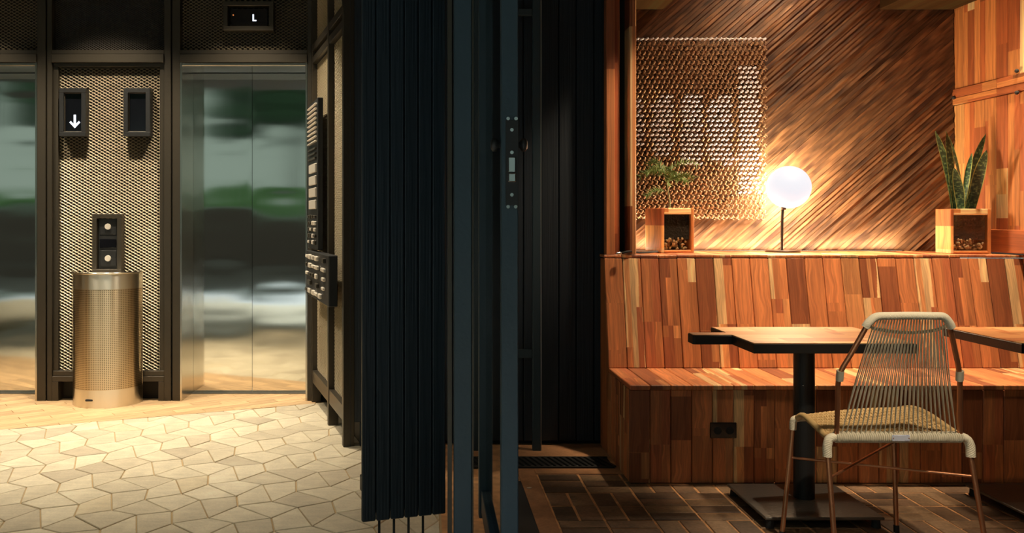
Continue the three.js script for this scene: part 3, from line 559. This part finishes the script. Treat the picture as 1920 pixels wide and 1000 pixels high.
{
  const p = thing('wooden_post', 'reddish wooden post at the left edge of the alcove', 'post', [0, 1.031, 0]);
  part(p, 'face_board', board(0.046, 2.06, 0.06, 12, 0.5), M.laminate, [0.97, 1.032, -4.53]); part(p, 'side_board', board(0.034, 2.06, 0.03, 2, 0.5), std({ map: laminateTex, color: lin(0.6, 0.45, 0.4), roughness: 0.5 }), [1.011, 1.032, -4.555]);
  const q = thing('wooden_post', 'thin wooden edge board between the dark slot and the alcove wall', 'post', [0, 1.031, 0]);
  part(q, 'face_board', board(0.034, 2.06, 0.12, 5, 0.5), M.laminate, [1.088, 1.032, -4.56]);
  const s = struct('trim_1', 'dark slot panel between the two wooden posts', 'trim', [0, 0, 0]);
  part(s, 'panel', box(0.14, 2.06, 0.02), M.darkVoid, [1.02, 2.065, -4.63]);
}
{
  const l = struct('lintel', 'added unseen wooden lintel that shades the upper slat wall, just above the picture', 'lintel', [2.02, 2.4, -4.53]);  // added out of view to cut lamp light off the upper slats
  part(l, 'beam_board', board(0.06, 2.14, 0.7, 4, 0.5), M.laminate, [0.02, 0.35, 0], [-Math.PI / 2, 0, -Math.PI / 2]);
}
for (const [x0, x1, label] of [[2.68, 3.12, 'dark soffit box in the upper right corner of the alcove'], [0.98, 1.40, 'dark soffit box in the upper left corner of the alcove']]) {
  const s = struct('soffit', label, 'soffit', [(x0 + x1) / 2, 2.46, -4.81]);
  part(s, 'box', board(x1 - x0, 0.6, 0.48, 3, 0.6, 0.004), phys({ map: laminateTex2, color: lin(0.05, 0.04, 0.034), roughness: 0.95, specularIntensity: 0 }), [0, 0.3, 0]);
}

// ------------------------------------------------------------------ hanging of linked metal beads
{
  const x0 = 1.215, x1 = 1.995, yT = 2.285, yB = 1.235, t = thing('wall_hanging', 'hanging of linked brass and silver beads on the diagonal slat wall', 'wall hanging', [(x0 + x1) / 2, yT, -5.045]);
  const W = x1 - x0, H = yT - yB, nx = 28, ny = 37, sx = W / (nx - 1), sy = H / ny;
  part(t, 'top_rod', capRod([-W / 2 - 0.006, 0.004, -0.012], [W / 2 + 0.006, 0.004, -0.012], 0.004), M.satin);
  for (let i = 0; i < 5; i++) part(t, 'bracket', cbox(0.012, 0.014, 0.026, 0.002), M.satin, [-W / 2 + 0.05 + i * (W - 0.1) / 4, 0.004, -0.027]);
  // which beads are silver: five rounded stripes
  const cols = [[0, 0.075, 0.34, 0.60], [0.14, 0.29, 0.315, 0.66], [0.36, 0.52, 0.31, 0.72], [0.57, 0.745, 0.31, 0.70], [0.795, 0.955, 0.15, 0.87]];
  const silver = (u, v) => cols.some(([a, b, c, d], i) => u >= a && u <= b && v <= d && v >= c + (i < 4 && i > 0 ? (u < a + 0.07 && i !== 2 ? 0.035 : 0) : 0));
  const bead = new THREE.CapsuleGeometry(0.0062, 0.0135, 4, 10), hook = new THREE.TorusGeometry(0.0085, 0.0024, 6, 14, Math.PI * 1.4);
  const m = new THREE.Matrix4(), q = new THREE.Quaternion(), lists = { brass: [], silver: [], links: [] }, R = rng(63);
  for (let j = 0; j <= ny; j++) for (let i = 0; i < nx; i++) {
    const off = (j & 1) ? sx / 2 : 0, x = -W / 2 + i * sx + off * 0.9 + (R() - 0.5) * 0.003, y = -j * sy + (R() - 0.5) * 0.003, u = i / (nx - 1), v = j / ny;
    if (x > W / 2 + 0.006) continue;
    const s = j === 0 || silver(u + (R() - 0.5) * 0.018 + (j & 1 ? 0.012 : -0.008), v + (R() - 0.5) * 0.02);
    q.setFromEuler(new THREE.Euler(0.25, 0, (s ? -1.0 : -0.5) + (R() - 0.5) * 0.3));
    m.compose(V(x, y, 0.004 + (R() - 0.5) * 0.004), q, V(1, 1, 1)); (s ? lists.silver : lists.brass).push(m.clone());
    q.setFromEuler(new THREE.Euler(0, 0.5, R() * 6)); m.compose(V(x + sx * 0.45, y - sy * 0.3, -0.004), q, V(1, 1, 1)); lists.links.push(m.clone());
  }
  for (const [name, geo, mat, list] of [['brass_beads', bead, M.brass, lists.brass], ['silver_beads', bead, M.silver, lists.silver], ['wire_links', hook, M.brass, lists.links]]) {
    const im = shade(new THREE.InstancedMesh(geo, mat, list.length)); list.forEach((a, i) => im.setMatrixAt(i, a)); im.name = name; im.userData = { kind: 'stuff' }; t.add(im);
  }
}

// ------------------------------------------------------------------ globe lamp
const LEDGE = 1.031;
{
  const t = thing('table_lamp', 'globe lamp glowing white on a thin stem on the ledge', 'lamp', [2.045, LEDGE, -4.9]);
  part(t, 'base', new THREE.LatheGeometry([[0.001, 0.012], [0.092, 0.011], [0.096, 0.008], [0.096, 0.0], [0.001, 0.0]].map((p) => new THREE.Vector2(...p)), 48), M.lampMetal);
  part(t, 'stem', tube([[-0.005, 0.01, 0], [-0.005, 0.1, 0], [-0.003, 0.2, 0], [0.003, 0.27, 0]], 0.0075, 24, 12), M.lampMetal);
  const g = part(t, 'globe', new THREE.SphereGeometry(0.122, 48, 32), M.globe, [0.033, 0.372, 0]);
  const p = new THREE.PointLight(new THREE.Color(...[1, 0.72, 0.44]), POWER.globe); p.position.copy(g.position); p.castShadow = true; p.shadow.radius = 3; p.name = 'globe_light'; t.add(p);
  part(t, 'socket', new THREE.CylinderGeometry(0.016, 0.012, 0.02, 20), M.lampMetal, [0.006, 0.252, 0]);
}

{
  const t = thing('added_light_strip', 'thin warm light strip added unseen along the foot of the diagonal slat wall', 'light strip', [1.95, LEDGE, -5.03]);  // added to brighten the wall foot; no fitting is seen there
  part(t, 'channel', cbox(1.72, 0.004, 0.02, 0.001), M.blackSteel, [0, 0.002, 0]);
  part(t, 'lens', box(1.7, 0.001, 0.012), std({ color: lin(0.3, 0.3, 0.3), emissive: lin(1, 0.7, 0.42), emissiveIntensity: 0.9 }), [0, 0.0042, 0]);
  const l = new THREE.RectAreaLight(new THREE.Color(...WARM), POWER.strip, 1.7, 0.012); l.position.set(0, 0.006, 0); l.rotation.x = Math.PI / 2; l.name = 'strip_light'; t.add(l);
}

// ------------------------------------------------------------------ planters and plants
function pebbles(w, d, n, r, seed) { const R = rng(seed), L = []; for (let i = 0; i < n; i++) { const g = new THREE.IcosahedronGeometry(r * (0.7 + R() * 0.6), 1); g.scale(1, 0.6 + R() * 0.3, 0.8); g.rotateY(R() * 6); g.rotateZ(R() * 3); g.translate((R() - 0.5) * w, R() * 0.06, (R() - 0.5) * d); L.push(g); } return merge(L); }
function planter(w, h, d, pos, turn, label, soilTop, pr) {
  const t = thing('wooden_planter', label, 'planter', pos, turn), th = 0.018;
  for (const s of [-1, 1]) part(t, 'side_panel', board(d, h, th, s > 0 ? 9 : 6, 1.1), M.planterWood, [s * (w / 2 - th / 2), h / 2, 0], [0, Math.PI / 2, 0]);
  part(t, 'back_panel', box(w - 2 * th, h - 0.002, 0.012), M.planterWood, [0, h / 2, -d / 2 + 0.006]);
  part(t, 'bottom_panel', box(w - 2 * th, 0.014, d - 0.03), M.planterWood, [0, 0.007, 0.004]);
  part(t, 'top_rail', board(0.034, w - 2 * th, 0.016, 3, 1), M.planterWood, [0, h - 0.017, d / 2 - 0.008], [0, 0, Math.PI / 2]);
  part(t, 'bottom_rail', board(0.016, w - 2 * th, 0.016, 1, 1), M.planterWood, [0, 0.008, d / 2 - 0.008], [0, 0, Math.PI / 2]);
  part(t, 'glass_pane', box(w - 2 * th, h - 0.05, 0.003), M.glass, [0, h / 2 - 0.009, d / 2 - 0.012]);
  const sh = soilTop - 0.075; part(t, 'soil', box(w - 2 * th - 0.002, sh, d - 0.045), M.soil, [0, 0.075 + sh / 2, -0.002]);
  part(t, 'pebbles', pebbles(w - 2 * th - 0.03, d - 0.05, 170, pr, 5 + Math.round(w * 100)), M.pebble, [0, 0.022, 0.002]).userData = { kind: 'stuff' };
  return t;
}
planter(0.2, 0.25, 0.2, [1.385, LEDGE, -4.87], 0.2, 'wooden planter box with a glass front below the bead hanging', 0.215, 0.010);
planter(0.222, 0.245, 0.14, [2.966, LEDGE, -4.72], 0, 'wooden planter box with a glass front in the right corner of the ledge', 0.21, 0.009);
const leafTex = tex(128, 512, (u, v) => { const band = vnoise(u * 5, v * 46, 3), b2 = vnoise(u * 12, v * 90, 6), e = Math.abs(u - 0.5) > 0.43; if (e) return [150, 158, 84]; const m = band * 0.7 + b2 * 0.3; return lerp3([26, 52, 32], [104, 128, 84], Math.max(0, Math.min(1, (m - 0.4) * 2.4))); }, { wrap: false });
M.snakeLeaf = std({ map: leafTex, roughness: 0.45 });
function blade(len, w, bendX, bendZ, twist, curl = 0.25) {   // a thick sword leaf, folded along its middle
  const nS = 18, nA = 6, pos = [], uv = [], idx = [];
  for (let side = 0; side < 2; side++) for (let i = 0; i <= nS; i++) {
    const t = i / nS, ww = w * (0.55 + 0.45 * Math.sin(Math.min(1, t * 1.5) * Math.PI / 2)) * Math.pow(Math.max(0, 1 - Math.pow(t, 5)), 0.8) + 0.0006, a = twist * t;
    for (let k = 0; k <= nA; k++) {
      const f = k / nA - 0.5, lx = f * ww, lz = curl * ww * (4 * f * f - 1) * 0.35 + (side ? -1 : 1) * 0.0018 * (1 - 4 * f * f);
      pos.push(lx * Math.cos(a) - lz * Math.sin(a) + bendX * t * t + 0.0, len * t, lx * Math.sin(a) + lz * Math.cos(a) + bendZ * t * t); uv.push(k / nA, t);
    }
  }
  const row = nA + 1, half = (nS + 1) * row;
  for (let s = 0; s < 2; s++) for (let i = 0; i < nS; i++) for (let k = 0; k < nA; k++) { const a = s * half + i * row + k, b = a + 1, c = a + row, d = c + 1; s ? idx.push(a, c, b, b, c, d) : idx.push(a, b, c, b, d, c); }
  const g = new THREE.BufferGeometry(); g.setAttribute('position', new THREE.Float32BufferAttribute(pos, 3)); g.setAttribute('uv', new THREE.Float32BufferAttribute(uv, 2)); g.setIndex(idx); g.computeVertexNormals(); return g;
}
{
  const t = thing('snake_plant', 'snake plant with banded upright leaves in the right planter', 'plant', [2.953, LEDGE + 0.21, -4.72]);
  for (const [x, z, len, w, bx, bz, tw, rz, ry] of [
    [-0.04, 0.012, 0.46, 0.042, -0.085, 0.03, 0.35, 0.09, 0.3], [-0.02, -0.025, 0.475, 0.07, -0.015, -0.05, 0.2, 0.06, 0.5], [0.0, -0.03, 0.36, 0.034, 0.01, -0.04, 0.8, -0.03, 0.7], [0.012, 0.012, 0.345, 0.055, 0.012, 0.03, -0.3, -0.02, 1.1],
    [0.03, 0.0, 0.46, 0.066, 0.04, 0.04, 0.3, -0.13, 0.5], [0.038, -0.02, 0.48, 0.05, 0.02, -0.05, 0.9, -0.1, 1.0], [0.03, 0.03, 0.36, 0.055, 0.05, 0.05, -0.2, -0.14, -0.7], [-0.025, 0.035, 0.26, 0.046, -0.03, 0.03, 0.2, 0.02, -0.4], [0.0, 0.035, 0.2, 0.034, 0.045, 0.03, 0.3, -0.1, 0.4],
  ]) part(t, 'leaf', blade(len, w * 1.12, bx, bz * 1.5, tw), M.snakeLeaf, [x, 0, z * 1.3], [0, ry * 1.25, rz]);
}
M.frond = std({ color: lin(0.11, 0.19, 0.035), roughness: 0.55 }); M.stemPale = std({ color: lin(0.34, 0.36, 0.16), roughness: 0.6 });
{
  const t = thing('feathery_plant', 'small feathery green plant with a thin pale stem in the left planter', 'plant', [1.385, LEDGE + 0.216, -4.88]);
  part(t, 'stem', tube([[0.0, 0, 0], [0.006, 0.06, 0], [-0.004, 0.12, 0.004], [-0.016, 0.22, 0]], 0.0038, 24, 8), M.stemPale);
  const R = rng(44), shapeLeaf = (len) => { const g = new THREE.ConeGeometry(len * 0.16, len, 5, 1); g.scale(1, 1, 0.25); g.translate(0, len / 2, 0); return g; };
  for (let f = 0; f < 14; f++) {
    const a = f / 14 * Math.PI * 2 + R() * 0.6, reach = 0.075 + R() * 0.12, rise = (R() - 0.3) * 0.15, y0 = 0.12 + R() * 0.12, list = [], p0 = V(-0.014, y0, 0), p1 = V(-0.014 + Math.cos(a) * reach * 0.6, y0 + rise + 0.05, Math.sin(a) * reach * 0.35), p2 = V(-0.014 + Math.cos(a) * reach * 1.2, y0 + rise, Math.sin(a) * reach * 0.6);
    const c = new THREE.QuadraticBezierCurve3(p0, p1, p2); list.push(new THREE.TubeGeometry(c, 8, 0.0012, 5));
    for (let i = 2; i < 12; i++) for (const s of [-1, 1]) {
      const g = shapeLeaf(0.026 + R() * 0.016), tt = i / 11, tan = c.getTangent(tt), at = c.getPoint(tt), dir = tan.clone().multiplyScalar(0.8).add(V(-tan.y * s, tan.x * s, (R() - 0.5) * 0.8)).normalize();
      g.applyQuaternion(new THREE.Quaternion().setFromUnitVectors(V(0, 1, 0), dir)); g.translate(at.x, at.y, at.z); list.push(g);
    }
    part(t, 'frond', merge(list), M.frond);
  }
}
// black cable with a small metal plug on the ledge
solo('cable', 'short black cable lying on the ledge between the wooden posts', 'cable', tube([[1.0, 0, -4.60], [1.03, 0.004, -4.505], [1.07, 0.012, -4.5], [1.12, 0.006, -4.53], [1.2, 0.004, -4.6], [1.27, 0.004, -4.7]], 0.006, 40, 8), M.rubber, [0, LEDGE + 0.006, 0]);
solo('cable_plug', 'small silver plug on the ledge beside the left post', 'plug', new THREE.CapsuleGeometry(0.008, 0.014, 4, 12), M.chrome, [1.005, LEDGE + 0.009, -4.47], [0, 0, 1.57]);

// ------------------------------------------------------------------ tables
function table(cx, label, group, side = 1) {
  const t = thing('cafe_table', label, 'table', [cx, 0, -3.62], 0, group);
  const flip = (p) => (side > 0 ? p : p.map(([x, z]) => [-x, z]).reverse());   // rectangle with a small tab on one side
  const top = [[-0.322, -0.255], [0.322, -0.255], [0.322, 0.255], [-0.322, 0.255], [-0.322, 0.012], [-0.475, 0.012], [-0.485, 0.004], [-0.485, -0.062], [-0.475, -0.07], [-0.322, -0.07]];
  part(t, 'edge_band', slab(flip(top), 0.036, 0.002), M.blackSteel, [0, 0.727, 0]);
  const inset = [[-0.319, -0.252], [0.319, -0.252], [0.319, 0.252], [-0.319, 0.252], [-0.319, 0.009], [-0.474, 0.009], [-0.482, 0.003], [-0.482, -0.061], [-0.474, -0.067], [-0.319, -0.067]];
  const w = slab(flip(inset), 0.003, 0); { const p = w.attributes.position, uv = w.attributes.uv; for (let i = 0; i < p.count; i++) uv.setXY(i, p.getX(i) + cx * 3, p.getZ(i)); }
  part(t, 'wooden_top', w, M.tableWood, [0, 0.7301, 0]);
  const post = part(t, 'column', new THREE.CylinderGeometry(0.042, 0.042, 0.65, 40), M.blackSteel, [-0.02, 0.365, 0.02]);
  part(post, 'screw', new THREE.SphereGeometry(0.004, 10, 8), M.chrome, [-0.02, 0.16, 0.037]);
  part(t, 'mount_plate', cbox(0.2, 0.008, 0.2, 0.002), M.blackSteel, [-0.02, 0.687, 0.02]);
  part(t, 'foot_plate', cbox(0.47, 0.012, 0.43, 0.003), M.plate, [-0.045, 0.04, 0.05]);
  for (const x of [-0.255, 0.165]) for (const z of [-0.145, 0.245]) part(t, 'glide', new THREE.CylinderGeometry(0.015, 0.018, 0.034, 16), M.rubber, [x, 0.017, z]);
  return t;
}
table(1.612, 'wooden cafe table with a black edge behind the cord chair', 'cafe tables at the bench');
table(2.668, 'wooden cafe table with a black edge cut by the right edge of the picture', 'cafe tables at the bench', -1);

// ------------------------------------------------------------------ cord chair seen from behind
{
  const O = [1.65, 0, -3.1], t = thing('cord_chair', 'copper wire chair with pale cord back and woven seat in front of the table', 'chair', O);
  const w = (X, Y, d) => [X - O[0], Y, -d - O[2]];
  const RL = w(1.425, 0.452, 3.0), RR = w(1.885, 0.452, 3.0), FL = w(1.43, 0.448, 3.3), FR = w(1.83, 0.462, 3.36);
  const legs = [[w(1.408, 0.40, 2.995), w(1.42, 0.0, 2.955)], [w(1.907, 0.40, 2.995), w(1.955, 0.0, 2.96)], [w(1.418, 0.415, 3.305), w(1.352, 0.0, 3.25)], [w(1.835, 0.42, 3.355), w(1.828, 0.0, 3.32)]];
  for (const [a, b] of legs) { const m = part(t, 'leg', capRod(a, b, 0.0088), M.copper); part(m, 'foot_cap', capRod([b[0], 0, b[2]], [b[0] + (a[0] - b[0]) * 0.07, 0.028, b[2] + (a[2] - b[2]) * 0.07], 0.0105), M.rubber); }
  // wrapped seat frame: rear bar, front bar and side rails
  const bend = (a, b, la, lb, r) => tube([la, [la[0] * 0.9 + a[0] * 0.1, (la[1] + a[1]) / 2 + 0.01, (la[2] + a[2]) / 2], [a[0], a[1], a[2]], [a[0] + (b[0] - a[0]) * 0.15, a[1] + (b[1] - a[1]) * 0.15 + 0.001, a[2] + (b[2] - a[2]) * 0.15], [(a[0] + b[0]) / 2, (a[1] + b[1]) / 2, (a[2] + b[2]) / 2], [a[0] + (b[0] - a[0]) * 0.85, a[1] + (b[1] - a[1]) * 0.85 + 0.001, a[2] + (b[2] - a[2]) * 0.85], [b[0], b[1], b[2]], [lb[0] * 0.9 + b[0] * 0.1, (lb[1] + b[1]) / 2 + 0.01, (lb[2] + b[2]) / 2], lb], r, 90, 12);
  const rear = part(t, 'rear_bar', bend(RL, RR, w(1.406, 0.385, 2.995), w(1.91, 0.385, 2.995), 0.0155), M.cord);
  // windings on the rear bar
  { const L = []; for (let i = 0; i < 58; i++) { const f = i / 57, g = new THREE.TorusGeometry(0.0165, 0.0038, 6, 16); g.rotateY(Math.PI / 2 + 0.15); g.translate(RL[0] + 0.012 + (RR[0] - RL[0] - 0.024) * f, 0.453, RL[2]); L.push(g); } part(rear, 'winding', merge(L), M.cord).userData = { kind: 'stuff' }; }
  part(t, 'front_bar', bend(FL, FR, w(1.418, 0.405, 3.305), w(1.836, 0.41, 3.356), 0.0135), M.cord);
  const railL = [FL, w(1.436, 0.47, 3.25), w(1.437, 0.455, 3.15), w(1.434, 0.44, 3.06), RL], railR = [FR, w(1.86, 0.492, 3.28), w(1.878, 0.487, 3.2), w(1.885, 0.462, 3.08), RR];
  part(t, 'side_rail', tube(railL, 0.012, 40, 10), M.cordSeat); part(t, 'side_rail', tube(railR, 0.012, 40, 10), M.cordSeat);
  // woven seat between the rails
  const cl = new THREE.CatmullRomCurve3(railL.map((p) => V(...p))), cr = new THREE.CatmullRomCurve3(railR.map((p) => V(...p)));
  const seatAt = (u, v) => { const a = cl.getPoint(v), b = cr.getPoint(v); return a.lerp(b, u).add(V(0, -0.012 * Math.sin(Math.PI * u) + 0.02 * Math.sin(Math.PI * Math.min(1, v * 2.5)) * Math.sin(Math.PI * u) , 0)); };
  const weave = [], NU = 44, NV = 22;
  for (let i = 1; i < NU; i++) { const pts = []; for (let j = 0; j <= NV; j++) { const p = seatAt(i / NU, j / NV); pts.push([p.x, p.y + ((i + j) & 1 ? 0.0022 : -0.0022), p.z]); } weave.push(tube(pts, 0.0036, NV * 2, 5)); }
  for (let j = 1; j < NV; j++) { const pts = []; for (let i = 0; i <= NU; i++) { const p = seatAt(i / NU, j / NV); pts.push([p.x, p.y + ((i + j) & 1 ? -0.0022 : 0.0022), p.z]); } weave.push(tube(pts, 0.0042, NU * 2, 5)); }
  part(t, 'woven_seat', merge(weave), M.cordSeat).userData = { kind: 'stuff' };
  // back frame
  const TL = w(1.487, 0.872, 2.87), TR = w(1.757, 0.872, 2.87), CL = w(1.417, 0.68, 2.93), CR = w(1.83, 0.68, 2.93);
  part(t, 'back_upright', tube([w(1.44, 0.46, 2.998), w(1.428, 0.57, 2.965), CL, w(1.45, 0.775, 2.9), TL], 0.0085, 40, 12), M.copper);
  part(t, 'back_upright', tube([w(1.874, 0.46, 2.998), w(1.852, 0.57, 2.965), CR, w(1.795, 0.775, 2.9), TR], 0.0085, 40, 12), M.copper);
  part(t, 'collar', capRod(w(1.4195, 0.665, 2.935), w(1.418, 0.70, 2.925), 0.0125), M.cord); part(t, 'collar', capRod(w(1.8325, 0.665, 2.935), w(1.828, 0.70, 2.925), 0.0125), M.cord);
  part(t, 'top_bar', tube([w(1.478, 0.855, 2.875), TL, w(1.512, 0.892, 2.866), w(1.56, 0.895, 2.863), w(1.624, 0.896, 2.862), w(1.69, 0.895, 2.863), w(1.735, 0.892, 2.866), TR, w(1.768, 0.855, 2.875)], 0.0135, 60, 12), M.cord);
  part(t, 'lower_loop', tube([w(1.488, 0.862, 2.882), w(1.53, 0.846, 2.892), w(1.63, 0.834, 2.90), w(1.72, 0.842, 2.894), w(1.757, 0.86, 2.882)], 0.0055, 40, 8), M.cord);
  const NC = 25;
  for (let i = 0; i < NC; i++) {
    const f = i / (NC - 1), xt = 1.515 + f * 0.218, xb = 1.452 + f * 0.405;
    for (const s of [0, 1]) {
      const xs = xt + s * 0.0005, xbb = xb + s * 0.0085;
      part(t, 'cord', tube([w(xs, 0.897, 2.856 + s * 0.016), w(xs + (xbb - xs) * 0.5, 0.68, 2.925 + s * 0.018 + 0.006), w(xbb, 0.458, 2.993 + s * 0.012)], 0.0021, 8, 5), M.cord);
    }
  }
  // crossed braces under the seat
  part(t, 'brace', capRod(w(1.404, 0.30, 3.29), w(1.915, 0.318, 2.99), 0.005), M.copper); part(t, 'brace', capRod(w(1.41, 0.312, 2.988), w(1.834, 0.345, 3.35), 0.005), M.copper);
  const plate = part(t, 'label_plate', cbox(0.062, 0.022, 0.004, 0.0015), std({ map: tex(128, 48, (u, v) => { const ink = Math.abs(v - 0.5) < 0.14 && u > 0.2 && u < 0.8 && vnoise(u * 34, v * 8, 5) > 0.55; return ink ? [150, 156, 190] : [214, 218, 232]; }, { repeat: [1 / 0.062, 1 / 0.022] }), roughness: 0.35, metalness: 0.2 }), w(1.655, 0.455, 2.978));
  for (const s of [-1, 1]) part(plate, 'rivet', new THREE.SphereGeometry(0.0022, 8, 6), M.copper, [s * 0.027, 0, 0.002]);
}
solo('paper_scrap', 'tiny white scrap lying on the sandy border beside the black strip', 'scrap', prism([[-0.012, -0.004], [0.002, -0.006], [0.014, 0.001], [0.006, 0.007], [-0.008, 0.004]], 0.002).rotateX(-Math.PI / 2), std({ color: lin(0.75, 0.62, 0.5), roughness: 0.8 }), [0.463, 0.0025, -3.86]);

// ------------------------------------------------------------------ lamps in the ceiling, out of view; some are added only to brighten things
function downlight(x, z, target, color, power, angle, label, group, pen = 0.6, rad = 2) {
  const t = thing('recessed_lamp', label, 'ceiling lamp', [x, 3.1, z], 0, group);
  part(t, 'trim_ring', new THREE.LatheGeometry([[0.045, -0.002], [0.06, -0.004], [0.07, -0.001], [0.07, 0.0], [0.045, 0.0]].map((p) => new THREE.Vector2(...p)), 32), M.blackSteel);
  part(t, 'lamp_glass', new THREE.CylinderGeometry(0.044, 0.044, 0.004, 32), std({ color: lin(0.2, 0.2, 0.2), emissive: new THREE.Color(...color), emissiveIntensity: 1.2 }), [0, -0.002, 0]);
  const s = new THREE.SpotLight(new THREE.Color(...color), power, 0, angle, pen, 2); s.position.set(0, -0.012, 0); s.target.position.set(target[0] - x, target[1] - 3.1, target[2] - z); s.castShadow = true; s.shadow.radius = rad; s.name = 'spot_light'; t.add(s, s.target);
}
for (const [x, z, tx, tz, p, g] of [[-2.13, -5.15, -2.13, -5.35, POWER.lobby, 'mesh bay'], [-1.2, -5.15, -1.2, -5.3, POWER.lobby, 'right lift door'], [-3.05, -5.15, -3.05, -5.3, POWER.lobby, 'left lift door'], [-1.3, -4.1, -1.2, -4.3, POWER.lobbyFar, 'middle of the lobby paving'], [-2.5, -3.9, -2.4, -4.2, POWER.lobbyFar, 'left of the lobby paving']])
  downlight(x, z, [tx, 0, tz], LOBBY, p, 0.75, 'recessed round ceiling lamp above the ' + g, 'lamps in the lobby ceiling');
for (const x of [1.55, 2.25, 2.95]) downlight(x, -4.17, [x, 0, -4.63], WARM, POWER.bench, 0.38, 'recessed round ceiling lamp above the ' + (x < 1.8 ? 'left' : x < 2.5 ? 'middle' : 'right') + ' of the bench', 'lamps above the bench', 0.5, 3);
for (const x of [1.6, 2.66]) downlight(x, -3.62, [x, 0, -3.62], WARM, POWER.table, 0.19, 'added narrow-beam ceiling lamp right above the ' + (x < 2 ? 'left' : 'right') + ' cafe table', 'added lamps above the tables', 0.5, 3);  // added: narrow beams brighten the table tops without reaching the floor
downlight(2.1, -3.75, [1.03, 1.7, -4.5], WARM, POWER.post, 0.2, 'added ceiling lamp aimed at the wooden post left of the alcove', undefined, 0.9, 3);  // added only to brighten the wooden post
downlight(2.02, -4.74, [2.02, 1.4, -5.04], WARM, POWER.alcove, 0.9, 'recessed round ceiling lamp over the middle of the alcove', undefined, 1, 3);
downlight(1.68, -1.5, [1.64, 0.6, -2.98], [1, 0.82, 0.6], POWER.room, 0.2, 'added ceiling lamp with a narrow beam on the cord chair', undefined, 0.8, 3);  // added to brighten the chair back, kept off the bench front

for (const x of [-5.2, -3.4, -1.6]) downlight(x, 0.05, [x, 0, -0.05], [0.82, 0.91, 1], POWER.canopy, 0.6, 'added unseen cool white lamp at the ' + (x < -5 ? 'left' : x < -3 ? 'middle' : 'right') + ' of the open front, lighting the pavement', 'added lamps at the open front', 0.6, 3);  // added to whiten the ground mirrored in the lift doors
downlight(0.1, 0.05, [0.1, 0, -0.05], [0.72, 0.88, 1], POWER.canopyNear, 0.86, 'added unseen cool lamp that tints the lower steel posts blue', 'added lamps at the open front', 1, 3);  // added for the bluish glow low on the posts and slats

// ------------------------------------------------------------------ the street outside the open front, mirrored in the lift doors
solo('pavement', 'pale pavement along the open front', 'pavement', box(24, 0.2, 1.9), std({ color: lin(0.75, 0.77, 0.8), roughness: 0.7 }), [-3, -0.11, 1.26], undefined, 'structure');
solo('road', 'dark asphalt road beyond the pavement', 'road', box(60, 0.2, 8.6), std({ color: lin(0.13, 0.105, 0.095), roughness: 0.8 }), [-3, -0.2, 6.52], undefined, 'structure');
solo('ground', 'dark ground beyond the road', 'ground', box(60, 0.2, 30), std({ color: lin(0.08, 0.07, 0.05), roughness: 0.9 }), [-3, -0.2, 25.83], undefined, 'structure');
{
  const R = rng(70), green = std({ color: lin(0.13, 0.3, 0.08), roughness: 0.8 }), deep = std({ color: lin(0.035, 0.10, 0.04), roughness: 0.85 });
  const lump = (w, h, d, n, seed) => { const r = rng(seed), L = []; for (let i = 0; i < n; i++) { const g = new THREE.IcosahedronGeometry(0.45 + r() * 0.4, 1); g.scale(1.2, 0.8, 0.9); g.translate((r() - 0.5) * w, 0.3 + r() * (h - 0.5), (r() - 0.5) * d); L.push(g); } return merge(L); };
  solo('garden_wall', 'low dark brown wall across the road before the hedge', 'wall', box(26, 1.5, 0.3), std({ color: lin(0.17, 0.125, 0.11), roughness: 0.8 }), [-8, 0.65, 11.2], undefined, 'structure');
  solo('wall_coping', 'pale stone coping on the low wall across the road', 'coping', cbox(26, 0.09, 0.4, 0.01), std({ color: lin(0.6, 0.62, 0.64), roughness: 0.7 }), [-8, 1.446, 11.2], undefined, 'structure');
  const hd = thing('hedge', 'green hedge rising behind the low wall across the road', 'hedge', [-8, -0.1, 12.8]); part(hd, 'foliage', lump(25, 1.9, 0.5, 170, 3), green);
  for (let i = 0; i < 4; i++) {
    const x = -17 + i * 6.4, tr = thing('street_tree', 'dark green spreading tree beyond the hedge, ' + ['leftmost', 'second from the left', 'third from the left', 'rightmost'][i] + ' of the row', 'tree', [x, -0.1, 15.5], 0, 'trees beyond the hedge');
    part(tr, 'trunk', new THREE.CylinderGeometry(0.13, 0.2, 4.4, 10), std({ color: lin(0.06, 0.045, 0.03), roughness: 0.9 }), [0, 2.2, 0]);
    const c = lump(3.9, 1.7, 2.4, 46, 20 + i); c.translate(0, 4.0, 0); part(tr, 'crown', c, deep);
  }
}

renderer.render(scene, camera);
